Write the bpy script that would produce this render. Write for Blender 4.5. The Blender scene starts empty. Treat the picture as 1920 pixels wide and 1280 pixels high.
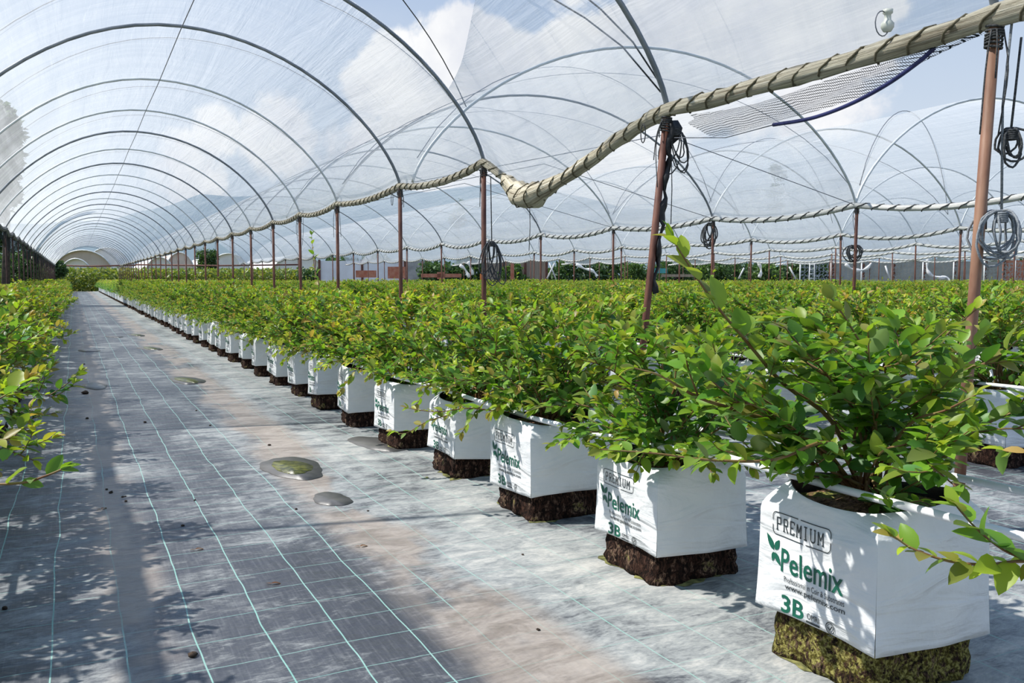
import bpy, math, random
import numpy as np
from mathutils import Vector, Matrix
sc = bpy.context.scene
COL = sc.collection
PI = math.pi
# ------------------------------------------------------------------ camera
F = 1650.0; CAMZ = 1.0
YAW = math.atan(822*math.cos(math.atan(118/F))/F); PITCH = math.atan(118/F)
cam = bpy.data.cameras.new('camera'); co = bpy.data.objects.new('camera', cam); COL.objects.link(co)
cam.sensor_width = 36; cam.lens = F/1920*36; cam.clip_start = 0.02; cam.clip_end = 3000
co.location = (0, 0, CAMZ); co.rotation_euler = (PI/2-PITCH, 0, -YAW)
sc.camera = co
CR = Matrix.Rotation(-YAW, 3, 'Z') @ Matrix.Rotation(PI/2-PITCH, 3, 'X')
def ray(x, y): return (CR @ Vector(((x-960)/F, -(y-640)/F, -1)))
def at_d(x, y, d): return Vector((0, 0, CAMZ)) + ray(x, y)*d
def at_X(x, y, X): r = ray(x, y); return Vector((0, 0, CAMZ)) + r*(X/r.x)
def at_Y(x, y, Y): r = ray(x, y); return Vector((0, 0, CAMZ)) + r*(Y/r.y)
def at_Z(x, y, Z): r = ray(x, y); return Vector((0, 0, CAMZ)) + r*((Z-CAMZ)/r.z)
CI = CR.transposed()
def proj(p):
    q = CI @ (Vector(p)-Vector((0, 0, CAMZ)))
    return (960+F*q.x/-q.z, 640-F*q.y/-q.z, -q.z)
# ------------------------------------------------------------------ view, sky, sun
sc.view_settings.view_transform = 'Standard'; sc.view_settings.look = 'None'
sc.view_settings.gamma = 1; sc.view_settings.use_curve_mapping = False
sc.view_settings.exposure = 0.0
sc.cycles.transparent_max_bounces = 48; sc.cycles.max_bounces = 7
sc.cycles.diffuse_bounces = 3; sc.cycles.glossy_bounces = 2; sc.cycles.transmission_bounces = 4
sc.cycles.caustics_reflective = False; sc.cycles.caustics_refractive = False
sc.cycles.use_denoising = True

class NT:
    def __init__(s, tree): s.t = tree; s.n = tree.nodes; s.l = tree.links
    def new(s, typ, **kw):
        n = s.n.new(typ)
        for k, v in kw.items():
            if k.startswith('i_'):
                key = k[2:]; key = int(key) if key.isdigit() else key.replace('_', ' ')
                s.put(n.inputs[key], v)
            else: setattr(n, k, v)
        return n
    def put(s, sock, v):
        if isinstance(v, bpy.types.NodeSocket): s.l.new(v, sock)
        else: sock.default_value = v
    def m(s, op, a, b=0.0, c=0.0, clamp=False):
        n = s.new('ShaderNodeMath', operation=op, use_clamp=clamp)
        s.put(n.inputs[0], a); s.put(n.inputs[1], b); s.put(n.inputs[2], c); return n.outputs[0]
    def mix(s, f, a, b, mode='MIX'):
        n = s.new('ShaderNodeMix', data_type='RGBA', blend_type=mode)
        s.put(n.inputs[0], f); s.put(n.inputs[6], c4(a)); s.put(n.inputs[7], c4(b)); return n.outputs[2]
    def noise(s, vec, scale, detail=3, rough=.55, dist=0.0):
        n = s.new('ShaderNodeTexNoise'); n.inputs['Scale'].default_value = scale
        n.inputs['Detail'].default_value = detail; n.inputs['Roughness'].default_value = rough
        n.inputs['Distortion'].default_value = dist
        s.l.new(vec, n.inputs['Vector']); return n.outputs['Fac']
    def mapr(s, v, a, b, c=0.0, d=1.0, smooth=True):
        n = s.new('ShaderNodeMapRange'); n.interpolation_type = 'SMOOTHSTEP' if smooth else 'LINEAR'
        s.put(n.inputs[0], v); s.put(n.inputs[1], a); s.put(n.inputs[2], b); s.put(n.inputs[3], c); s.put(n.inputs[4], d)
        return n.outputs[0]
    def mapping(s, vec, scale=(1, 1, 1), rot=(0, 0, 0), loc=(0, 0, 0)):
        n = s.new('ShaderNodeMapping'); n.inputs['Scale'].default_value = scale
        n.inputs['Rotation'].default_value = rot; n.inputs['Location'].default_value = loc
        s.l.new(vec, n.inputs['Vector']); return n.outputs[0]
def c4(c):
    if isinstance(c, bpy.types.NodeSocket) or not hasattr(c, '__len__'): return c
    return tuple(c) if len(c) == 4 else (*c, 1)

W = bpy.data.worlds.new('sky'); sc.world = W; W.use_nodes = True
g = NT(W.node_tree); g.n.clear()
tc = g.new('ShaderNodeTexCoord').outputs['Generated']
sep = g.new('ShaderNodeSeparateXYZ', i_0=tc)
zz = sep.outputs[2]
base = g.mix(g.mapr(zz, -0.02, 0.6), (0.74, 0.83, 0.92), (0.25, 0.41, 0.74))
n1 = g.noise(tc, 5.5, 7, .56, .3)
blobs = [(730, 150, .085, 1), (860, 130, .10, 1), (960, 190, .10, 1), (1090, 130, .09, 1), (1220, 160, .15, .9), (700, 300, .13, .8), (820, 300, .18, .9),
         (560, 260, .09, .6), (400, 250, .05, .45), (1450, 60, .20, .8), (1050, 330, .25, .8), (300, 300, .12, .4), (90, 60, .18, .35), (1130, -350, .4, .6), (-600, -100, .4, .6)]
acc = None
for bx_, by_, br, bs in blobs:
    d = ray(bx_, by_).normalized()
    v = g.new('ShaderNodeVectorMath', operation='DISTANCE', i_0=tc); v.inputs[1].default_value = d
    q = g.mapr(v.outputs['Value'], 0.0, br*1.25, bs*.62, 0.0)
    acc = q if acc is None else g.m('MAXIMUM', acc, q)
cm = g.m('ADD', g.m('MULTIPLY', n1, 1.15), acc)
cl = g.mapr(cm, 0.80, 0.89)
wisp = g.mapr(g.noise(g.mapping(tc, (1, 1, 2.2)), 2.2, 5, .6), .42, .75, 0, .28)
n2 = g.noise(g.mapping(tc, (1, 1, 1), loc=(0, 0, -.02)), 9, 5, .6)
ccol = g.mix(g.mapr(n2, .35, .62), (0.88, 0.90, 0.96), (1.08, 1.08, 1.08))
lowc = g.mapr(cm, 0.9, 1.25, 0, 1)
col = g.mix(wisp, base, (0.80, 0.86, 0.94))
col = g.mix(g.m('MULTIPLY', cl, .95), col, ccol)
bg = g.new('ShaderNodeBackground', i_0=col, i_1=0.95)
g.l.new(bg.outputs[0], g.new('ShaderNodeOutputWorld').inputs[0])

SUN = Vector((-.60, .30, .88)).normalized()
sl = bpy.data.lights.new('sun', 'SUN'); sl.energy = 5.6; sl.angle = math.radians(.8); sl.color = (1, .965, .90)
so = bpy.data.objects.new('sun', sl); COL.objects.link(so); so.location = (-20, 10, 30)
so.rotation_euler = SUN.to_track_quat('Z', 'Y').to_euler()

# ------------------------------------------------------------------ materials
def mat(name):
    m = bpy.data.materials.new(name); m.use_nodes = True; g = NT(m.node_tree)
    for n in list(g.n):
        if n.type != 'OUTPUT_MATERIAL': g.n.remove(n)
    out = [n for n in g.n if n.type == 'OUTPUT_MATERIAL'][0]
    return m, g, out
def simple(name, colA, colB=None, scale=20, rough=.6, bump=0, metal=0, spec=.4, stretch=(1, 1, 1), bscale=None, lo=.35, hi=.65):
    m, g, out = mat(name)
    tc = g.mapping(g.new('ShaderNodeTexCoord').outputs['Object'], stretch)
    n = g.noise(tc, scale, 4, .6)
    c = g.mix(g.mapr(n, lo, hi), colA, colB or colA)
    b = g.new('ShaderNodeBsdfPrincipled', i_Base_Color=c, i_Roughness=rough, i_Metallic=metal)
    b.inputs['Specular IOR Level'].default_value = spec
    if bump:
        bn = g.new('ShaderNodeBump', i_Strength=1.0, i_Distance=bump, i_Height=g.noise(tc, bscale or scale*2, 5, .65)); g.l.new(bn.outputs[0], b.inputs['Normal'])
    g.l.new(b.outputs[0], out.inputs[0]); return m
M = {}
M['rust'] = simple('rusty_pipe', (.085, .030, .022), (.20, .085, .055), 14, .65, .0006, stretch=(1, 1, .3))
M['rust_tan'] = simple('rusty_tan_pipe', (.20, .09, .055), (.34, .19, .12), 12, .6, .0006, stretch=(1, 1, .25))
M['galv'] = simple('grey_steel_tube', (.17, .19, .21), (.28, .30, .32), 5, .45, metal=.3)
M['galv_light'] = simple('pale_steel_tube', (.52, .55, .55), (.66, .69, .68), 5, .45, metal=.2)
M['rope_dark'] = simple('dark_rope', (.035, .038, .042), (.12, .12, .12), 120, .9)
M['rope_olive'] = simple('olive_rope', (.10, .085, .05), (.16, .14, .09), 120, .9)
M['rope_grey'] = simple('grey_rope', (.16, .18, .20), (.30, .32, .34), 150, .85)
M['wire'] = simple('wire', (.13, .14, .16), (.20, .21, .24), 20, .5)
M['white_pipe'] = simple('white_pipe', (.80, .82, .84), (.86, .87, .88), 8, .35)
M['blue_pole'] = simple('navy_tube', (.020, .024, .10), (.04, .045, .16), 12, .4)
M['black'] = simple('black_plastic', (.012, .012, .013), (.03, .03, .032), 30, .55)
M['bulb'] = simple('clouded_plastic', (.62, .64, .55), (.75, .76, .68), 30, .4)
def coir(name, moss):
    m, g, out = mat(name)
    o = g.new('ShaderNodeTexCoord').outputs['Object']
    oi = g.new('ShaderNodeObjectInfo').outputs['Random']
    fib = g.noise(g.mapping(o, (1, 1, .45)), 90, 5, .7, 1.0)
    c = g.mix(g.mapr(fib, .40, .62), (.008, .005, .004), (.070, .034, .023))
    big = g.noise(o, 16, 5, .7)
    c = g.mix(g.mapr(g.m('MULTIPLY', fib, big), .26, .40), c, (.30, .20, .14))
    mo = g.m('ADD', big, g.m('MULTIPLY', oi, .10))
    mo = g.mapr(mo, .66-moss*.30, .78-moss*.24)
    mc = g.mix(g.mapr(g.noise(o, 120, 3), .4, .62), (.10, .085, .015), (.42, .38, .12))
    c = g.mix(g.m('MULTIPLY', mo, g.mapr(g.noise(o, 70, 4, .7), .40, .55)), c, mc)
    b = g.new('ShaderNodeBsdfPrincipled', i_Base_Color=c, i_Roughness=.95); b.inputs['Specular IOR Level'].default_value = .15
    bn = g.new('ShaderNodeBump', i_Strength=1.0, i_Distance=.012, i_Height=g.m('ADD', fib, big)); g.l.new(bn.outputs[0], b.inputs['Normal'])
    g.l.new(b.outputs[0], out.inputs[0]); return m
M['coir'] = coir('coir_fibre', .12); M['coir_moss'] = coir('mossy_coir_fibre', 1.0)
def sleeve_mat():
    m, g, out = mat('white_poly_sleeve')
    o = g.new('ShaderNodeTexCoord').outputs['Object']
    n = g.noise(o, 6, 5, .6, .8)
    c = g.mix(g.mapr(n, .35, .7), (.80, .82, .83), (.87, .88, .88))
    d = g.mapr(g.noise(o, 220, 2), .74, .78)
    c = g.mix(g.m('MULTIPLY', d, .5), c, (.25, .22, .18))
    b = g.new('ShaderNodeBsdfPrincipled', i_Base_Color=c, i_Roughness=.38)
    h = g.m('ADD', g.noise(g.mapping(o, (.8, .8, 3.4)), 4, 4, .45, 1.2), g.m('MULTIPLY', g.noise(o, 38, 3, .5), .15))
    bn = g.new('ShaderNodeBump', i_Strength=.85, i_Distance=.022, i_Height=h); g.l.new(bn.outputs[0], b.inputs['Normal'])
    t = g.new('ShaderNodeBsdfTranslucent', i_Color=c4((.7, .72, .74)))
    mx = g.new('ShaderNodeMixShader', i_0=.06); g.l.new(b.outputs[0], mx.inputs[1]); g.l.new(t.outputs[0], mx.inputs[2])
    g.l.new(mx.outputs[0], out.inputs[0]); return m
M['sleeve'] = sleeve_mat()
M['ink_green'] = simple('green_ink', (.004, .10, .062), (.006, .12, .075), 60, .5)
M['ink_dark'] = simple('dark_ink', (.02, .03, .035), (.035, .045, .05), 60, .5)
def soil_mat():
    m, g, out = mat('coir_chips')
    o = g.new('ShaderNodeTexCoord').outputs['Object']
    v = g.new('ShaderNodeTexVoronoi'); v.inputs['Scale'].default_value = 95; g.l.new(g.mapping(o, (1, 1.7, 1)), v.inputs['Vector'])
    s = g.new('ShaderNodeSeparateColor', i_0=v.outputs['Color'])
    c = g.mix(s.outputs[0], (.06, .022, .012), (.38, .20, .12)); c = g.mix(g.mapr(g.noise(o, 14, 3), .52, .62), c, (.16, .17, .03))
    b = g.new('ShaderNodeBsdfPrincipled', i_Base_Color=c, i_Roughness=.9)
    bn = g.new('ShaderNodeBump', i_Strength=1.0, i_Distance=.01, i_Height=v.outputs['Distance']); g.l.new(bn.outputs[0], b.inputs['Normal'])
    g.l.new(b.outputs[0], out.inputs[0]); return m
M['soil'] = soil_mat()
def leaf_mat(name='leaf', hue=1.0, tr=.38):
    m, g, out = mat(name)
    a = g.new('ShaderNodeAttribute', attribute_name='leafcol').outputs['Color']
    bf = g.new('ShaderNodeNewGeometry').outputs['Backfacing']
    c = g.mix(g.m('MULTIPLY', bf, .35), a, (.30, .42, .22))
    b = g.new('ShaderNodeBsdfPrincipled', i_Base_Color=c, i_Roughness=.42); b.inputs['Specular IOR Level'].default_value = .35
    tcol = g.mix(1.0, a, (1.5*hue, 1.55, .55), 'MULTIPLY')
    t = g.new('ShaderNodeBsdfTranslucent', i_Color=tcol)
    mx = g.new('ShaderNodeMixShader', i_0=tr); g.l.new(b.outputs[0], mx.inputs[1]); g.l.new(t.outputs[0], mx.inputs[2])
    g.l.new(mx.outputs[0], out.inputs[0]); return m
M['leaf'] = leaf_mat()
M['stem'] = simple('stem_bark', (.17, .075, .032), (.24, .17, .06), 25, .6)
M['bark'] = simple('bark', (.05, .04, .03), (.10, .08, .06), 8, .9)
def film_mat():
    m, g, out = mat('clear_tunnel_film')
    uv = g.new('ShaderNodeUVMap').outputs[0]
    st = g.noise(g.mapping(uv, (3.2, .16, 1)), 1.6, 6, .66, .5)     # long creases running down the tunnel
    st2 = g.noise(g.mapping(uv, (.22, 3.0, 1)), 1.5, 5, .62, .4)    # creases across, hoop to gutter
    pat = g.noise(uv, .35, 4, .6)
    # fine bright wrinkles
    w1 = g.mapr(g.noise(g.mapping(uv, (.35, 7.0, 1), rot=(0, 0, .12)), 2.0, 5, .7), .58, .74, 0, .26)
    w2 = g.mapr(g.noise(g.mapping(uv, (8.0, .35, 1), rot=(0, 0, -.08)), 2.0, 5, .7), .58, .76, 0, .20)
    op = g.m('ADD', .12, g.mapr(st, .38, .68, 0, .11)); op = g.m('ADD', op, g.mapr(st2, .40, .70, 0, .10))
    op = g.m('ADD', op, g.mapr(pat, .35, .70, 0, .07)); op = g.m('ADD', op, g.m('ADD', w1, w2))
    att = g.new('ShaderNodeAttribute', attribute_name='edge').outputs['Fac']
    op = g.m('ADD', op, g.m('MULTIPLY', att, .30))
    lw = g.new('ShaderNodeLayerWeight', i_Blend=.30).outputs['Facing']
    op = g.m('ADD', op, g.m('MULTIPLY', lw, .30), clamp=True)
    op = g.m('MINIMUM', op, .93)
    fold = g.m('ADD', g.noise(g.mapping(uv, (3.2, .22, 1), rot=(0, 0, -.10)), 1.2, 5, .62, .6), g.m('MULTIPLY', g.noise(g.mapping(uv, (.35, 2.6, 1), rot=(0, 0, .15)), 1.2, 5, .60, .5), .6))
    bn = g.new('ShaderNodeBump', i_Strength=1.0, i_Distance=.05, i_Height=fold)
    d = g.new('ShaderNodeBsdfDiffuse', i_Color=c4((.90, .91, .93)))
    t = g.new('ShaderNodeBsdfTranslucent', i_Color=c4((.91, .92, .925)))
    gl = g.new('ShaderNodeBsdfGlossy', i_Roughness=.25, i_Color=c4((.9, .9, .9)))
    for q_ in (d, t, gl): g.l.new(bn.outputs[0], q_.inputs['Normal'])
    a = g.new('ShaderNodeMixShader', i_0=.62); g.l.new(d.outputs[0], a.inputs[1]); g.l.new(t.outputs[0], a.inputs[2])
    a2 = g.new('ShaderNodeMixShader', i_0=.08); g.l.new(a.outputs[0], a2.inputs[1]); g.l.new(gl.outputs[0], a2.inputs[2])
    tr = g.new('ShaderNodeBsdfTransparent', i_Color=c4((.975, .985, .985)))
    mx = g.new('ShaderNodeMixShader', i_0=op); g.l.new(tr.outputs[0], mx.inputs[1]); g.l.new(a2.outputs[0], mx.inputs[2])
    g.l.new(mx.outputs[0], out.inputs[0]); return m
M['film'] = film_mat()
def roll_mat(name, A, B, C):
    m, g, out = mat(name)
    uv = g.new('ShaderNodeUVMap').outputs[0]
    n = g.noise(g.mapping(uv, (16, 2.2, 1), rot=(0, 0, .06)), 1.0, 5, .7, .6)
    c = g.mix(g.mapr(n, .32, .55), A, B); c = g.mix(g.mapr(n, .56, .70), c, C)
    b = g.new('ShaderNodeBsdfPrincipled', i_Base_Color=c, i_Roughness=.5)
    bn = g.new('ShaderNodeBump', i_Strength=1.0, i_Distance=.02, i_Height=n); g.l.new(bn.outputs[0], b.inputs['Normal'])
    g.l.new(b.outputs[0], out.inputs[0]); return m
M['roll'] = roll_mat('bundled_film', (.20, .155, .09), (.60, .54, .40), (.88, .85, .74))
M['roll_white'] = roll_mat('bundled_pale_film', (.46, .46, .42), (.74, .74, .70), (.88, .88, .85))
M['roll_dark'] = roll_mat('bundled_dark_net', (.03, .035, .035), (.12, .13, .13), (.50, .50, .48))
def net_mat(name, col, fill, sx, sy):
    m, g, out = mat(name)
    uv = g.new('ShaderNodeUVMap').outputs[0]
    s = g.new('ShaderNodeSeparateXYZ', i_0=g.mapping(uv, (sx, sy, 1)))
    wob = g.noise(uv, 6, 3)
    fx = g.m('FRACT', g.m('ADD', s.outputs[0], g.m('MULTIPLY', wob, 2.0))); fy = g.m('FRACT', g.m('ADD', s.outputs[1], g.m('MULTIPLY', wob, 2.5)))
    op = g.m('MAXIMUM', g.m('LESS_THAN', fx, fill), g.m('LESS_THAN', fy, fill))
    d = g.new('ShaderNodeBsdfDiffuse', i_Color=c4(col)); tr = g.new('ShaderNodeBsdfTransparent')
    mx = g.new('ShaderNodeMixShader', i_0=op); g.l.new(tr.outputs[0], mx.inputs[1]); g.l.new(d.outputs[0], mx.inputs[2])
    g.l.new(mx.outputs[0], out.inputs[0]); return m
M['net'] = net_mat('dark_insect_net', (.03, .04, .05), .22, 100, 100)
M['net_dense'] = net_mat('dense_shade_net', (.025, .03, .032), .55, 90, 90)
M['mesh_fence'] = net_mat('grey_wire_mesh', (.35, .37, .38), .22, 4, 4)

def cloth_mat():
    m, g, out = mat('woven_ground_cloth')
    o = g.new('ShaderNodeTexCoord').outputs['Object']
    wv = g.noise(o, 1.1, 3, .5); wv2 = g.noise(g.mapping(o, loc=(7, 3, 0)), 1.3, 3, .5)
    s = g.new('ShaderNodeSeparateXYZ', i_0=o); X, Y = s.outputs[0], s.outputs[1]
    Xw = g.m('ADD', X, g.m('MULTIPLY', g.m('SUBTRACT', wv, .5), .06)); Yw = g.m('ADD', Y, g.m('MULTIPLY', g.m('SUBTRACT', wv2, .5), .06))
    # worn black cloth, chalky scuffs, dried silt
    big = g.noise(g.mapping(o, (1.0, .38, 1)), 1.5, 6, .62, .3)
    mid = g.noise(g.mapping(o, (1.5, 3.0, 1)), 2.6, 8, .74, .9)
    fine = g.noise(g.mapping(o, (2, 7, 1)), 11, 7, .78, 1.0)
    thread = g.noise(g.mapping(o, (110, 5, 1)), 1.0, 4, .7)
    c = g.mix(g.mapr(big, .3, .7), (.050, .054, .066), (.098, .106, .122))
    c = g.mix(g.mapr(thread, .45, .75, 0, .32), c, (.22, .225, .235))
    # right-hand strip near the bags is paler and dirtier
    strip = g.m('MULTIPLY', g.mapr(Xw, .92, 1.35), g.mapr(X, 2.6, 3.2, 1, 0))
    ch = g.m('ADD', g.m('MULTIPLY', mid, .62), g.m('MULTIPLY', fine, .38))
    ch = g.m('ADD', ch, g.m('MULTIPLY', g.m('SUBTRACT', big, .5), .50)); ch = g.m('ADD', ch, g.m('MULTIPLY', strip, .105))
    c = g.mix(g.mapr(ch, .45, .64, 0, .85), c, (.35, .365, .36))
    c = g.mix(g.mapr(ch, .60, .76, 0, .75), c, (.58, .56, .52))
    silt1 = g.m('SUBTRACT', 1.0, g.m('MULTIPLY', g.m('ABSOLUTE', g.m('SUBTRACT', Xw, 1.06)), 4.2), clamp=True)
    silt2 = g.m('SUBTRACT', 1.0, g.m('MULTIPLY', g.m('ABSOLUTE', g.m('SUBTRACT', Xw, .13)), 6.5), clamp=True)
    sn = g.noise(g.mapping(o, (1.2, .55, 1)), 1.6, 4, .6)
    si = g.m('MULTIPLY', g.m('MAXIMUM', silt1, g.m('MULTIPLY', silt2, .75)), g.mapr(sn, .36, .60))
    si = g.m('MULTIPLY', g.mapr(si, .02, .5), g.mapr(fine, .2, .55, .55, .95))
    c = g.mix(si, c, g.mix(g.mapr(mid, .35, .65), (.25, .21, .18), (.38, .33, .29)))
    # green marker threads
    def lines(v, off, step, wid):
        f = g.m('FRACT', g.m('DIVIDE', g.m('SUBTRACT', v, off), step))
        dd = g.m('ABSOLUTE', g.m('SUBTRACT', f, .5))
        return g.m('GREATER_THAN', dd, .5-wid/step)
    L = g.m('MAXIMUM', lines(Xw, .277, .182, .0021), g.m('MULTIPLY', lines(Yw, 2.835, .172, .0016), .75))
    L = g.m('MULTIPLY', L, g.m('SUBTRACT', 1.0, g.m('MULTIPLY', si, .8)))
    L = g.m('MULTIPLY', L, g.mapr(ch, .48, .70, .95, .35))
    c = g.mix(L, c, g.mix(g.noise(o, 3, 2), (.16, .42, .35), (.40, .56, .51)))
    b = g.new('ShaderNodeBsdfPrincipled', i_Base_Color=c, i_Roughness=g.mapr(ch, .4, .65, .42, .8)); b.inputs['Specular IOR Level'].default_value = .45
    h = g.m('ADD', g.m('MULTIPLY', g.noise(g.mapping(o, (1.6, 2.6, 1)), 2.2, 4, .6), 1.0), g.m('MULTIPLY', thread, .03))
    bn = g.new('ShaderNodeBump', i_Strength=.5, i_Distance=.05, i_Height=h); g.l.new(bn.outputs[0], b.inputs['Normal'])
    g.l.new(b.outputs[0], out.inputs[0]); return m
M['cloth'] = cloth_mat()
M['earth'] = simple('dry_earth', (.16, .13, .08), (.14, .18, .06), .8, .95, .03, bscale=6)
M['silt'] = simple('silty_rim', (.16, .15, .14), (.22, .21, .19), 9, .6)
M['wet'] = simple('wet_cloth', (.085, .082, .08), (.12, .115, .11), 9, .42, .002, bscale=30, spec=.6)
M['algae'] = simple('algae_water', (.030, .036, .006), (.17, .17, .03), 26, .28, .004, bscale=40, spec=.8)
M['moss'] = simple('moss_stain', (.07, .075, .025), (.27, .26, .09), 30, .9)
M['hill'] = simple('hazy_forest_hill', (.15, .21, .25), (.19, .25, .28), .02, .95)  # distance haze is painted into the forest colour as blue-grey
M['wallgrey'] = simple('grey_block_wall', (.30, .29, .27), (.44, .42, .39), 1.5, .9)
M['walltan'] = simple('tan_plank_wall', (.30, .23, .17), (.42, .34, .26), 2, .9, stretch=(6, 6, .3))
M['dome_white'] = simple('white_tunnel_cover', (.74, .72, .70), (.86, .85, .84), .5, .6)
M['dome_tan'] = simple('tan_tunnel_cover', (.52, .44, .36), (.62, .54, .46), .5, .6)
M['brick'] = simple('red_crate', (.40, .13, .08), (.48, .22, .15), 4, .8)
M['teal'] = simple('teal_plastic', (.05, .30, .32), (.08, .36, .38), 4, .5)
M['orange'] = simple('orange_plastic', (.75, .20, .04), (.8, .25, .06), 4, .5)
M['dirtclod'] = simple('clod', (.02, .014, .01), (.07, .045, .03), 60, .95)
M['deadleaf'] = simple('dead_leaf', (.17, .07, .03), (.30, .15, .07), 40, .8)
M['ladder'] = simple('aluminium', (.6, .6, .6), (.7, .7, .7), 4, .4)

# ------------------------------------------------------------------ builders
def tag(o, label=None, cat=None, group=None, kind=None):
    if label: o['label'] = label
    if cat: o['category'] = cat
    if group: o['group'] = group
    if kind: o['kind'] = kind
    return o
def link(name, me, parent=None):
    o = bpy.data.objects.new(name, me); COL.objects.link(o)
    if parent: o.parent = parent
    return o
def empty(name, loc=(0, 0, 0), rz=0):
    o = bpy.data.objects.new(name, None); COL.objects.link(o); o.location = loc; o.rotation_euler = (0, 0, rz); o.empty_display_size = .1; return o
class MB:
    def __init__(s): s.v = []; s.f = []; s.uv = []; s.mi = []; s.nv = 0
    def add(s, v, f, mi=0, uv=None):
        v = np.asarray(v, float).reshape(-1, 3); s.v.append(v)
        s.f += [tuple(i+s.nv for i in q) for q in f]; s.mi += [mi]*len(f)
        s.uv.append(np.zeros((len(v), 2)) if uv is None else np.asarray(uv, float)); s.nv += len(v)
    def box(s, c, d, mi=0, rz=0):
        x, y, z = np.array(d)/2
        v = np.array([(a*x, b*y, e*z) for a in (-1, 1) for b in (-1, 1) for e in (-1, 1)])
        cs, sn = math.cos(rz), math.sin(rz)
        v = np.stack([v[:, 0]*cs-v[:, 1]*sn, v[:, 0]*sn+v[:, 1]*cs, v[:, 2]], 1)+np.array(c)
        s.add(v, [(0, 1, 3, 2), (4, 6, 7, 5), (0, 4, 5, 1), (2, 3, 7, 6), (0, 2, 6, 4), (1, 5, 7, 3)], mi)
    def tube(s, pts, r, n=8, mi=0, cap=True, vscale=1.0, lump=0, rng=None):
        pts = [Vector(p) for p in pts]; k = len(pts)
        rr = r if hasattr(r, '__len__') else [r]*k
        ring = []; uv = []; L = 0
        t0 = (pts[1]-pts[0]).normalized(); ref = Vector((0, 0, 1)) if abs(t0.z) < .9 else Vector((1, 0, 0))
        nrm = (ref - t0*ref.dot(t0)).normalized()
        for i, p in enumerate(pts):
            t = (pts[min(i+1, k-1)]-pts[max(i-1, 0)]).normalized()
            nrm = (nrm - t*nrm.dot(t)).normalized(); b = t.cross(nrm)
            if i: L += (p-pts[i-1]).length
            for j in range(n):
                a = 2*PI*j/n; q = rr[i]
                if lump: q *= 1+lump*math.sin(3*a+L*9)+lump*.7*math.sin(5*a-L*14)+lump*.6*math.sin(L*31+a)
                ring.append(p+(nrm*math.cos(a)+b*math.sin(a))*q); uv.append((j/n, L*vscale))
        f = [(i*n+j, i*n+(j+1) % n, (i+1)*n+(j+1) % n, (i+1)*n+j) for i in range(k-1) for j in range(n)]
        if cap: f += [tuple(range(n-1, -1, -1)), tuple(range((k-1)*n, k*n))]
        s.add([tuple(q) for q in ring], f, mi, uv)
    def mesh(s, name, mats, smooth=True):
        me = bpy.data.meshes.new(name)
        me.from_pydata(np.concatenate(s.v).tolist(), [], s.f)
        for m in (mats if isinstance(mats, (list, tuple)) else [mats]): me.materials.append(m)
        me.polygons.foreach_set('material_index', s.mi)
        if smooth: me.polygons.foreach_set('use_smooth', [True]*len(s.f))
        uvl = me.uv_layers.new(name='UVMap'); vi = np.empty(len(me.loops), int); me.loops.foreach_get('vertex_index', vi)
        uvl.data.foreach_set('uv', np.concatenate(s.uv)[vi].ravel())
        me.update(); return me
    def build(s, name, mats, parent=None, smooth=True): return link(name, s.mesh(name, mats, smooth), parent)
def cat_pts(pts, n=8):
    "smooth path through the control points"
    P = [Vector(p) for p in pts]; P = [P[0]*2-P[1]]+P+[P[-1]*2-P[-2]]; out = []
    for i in range(1, len(P)-2):
        for k in range(n):
            t = k/n; a, b, c, d = P[i-1:i+3]
            out.append(.5*((2*b)+(c-a)*t+(2*a-5*b+4*c-d)*t*t+(3*b-a-3*c+d)*t**3))
    out.append(P[-2]); return out

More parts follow.
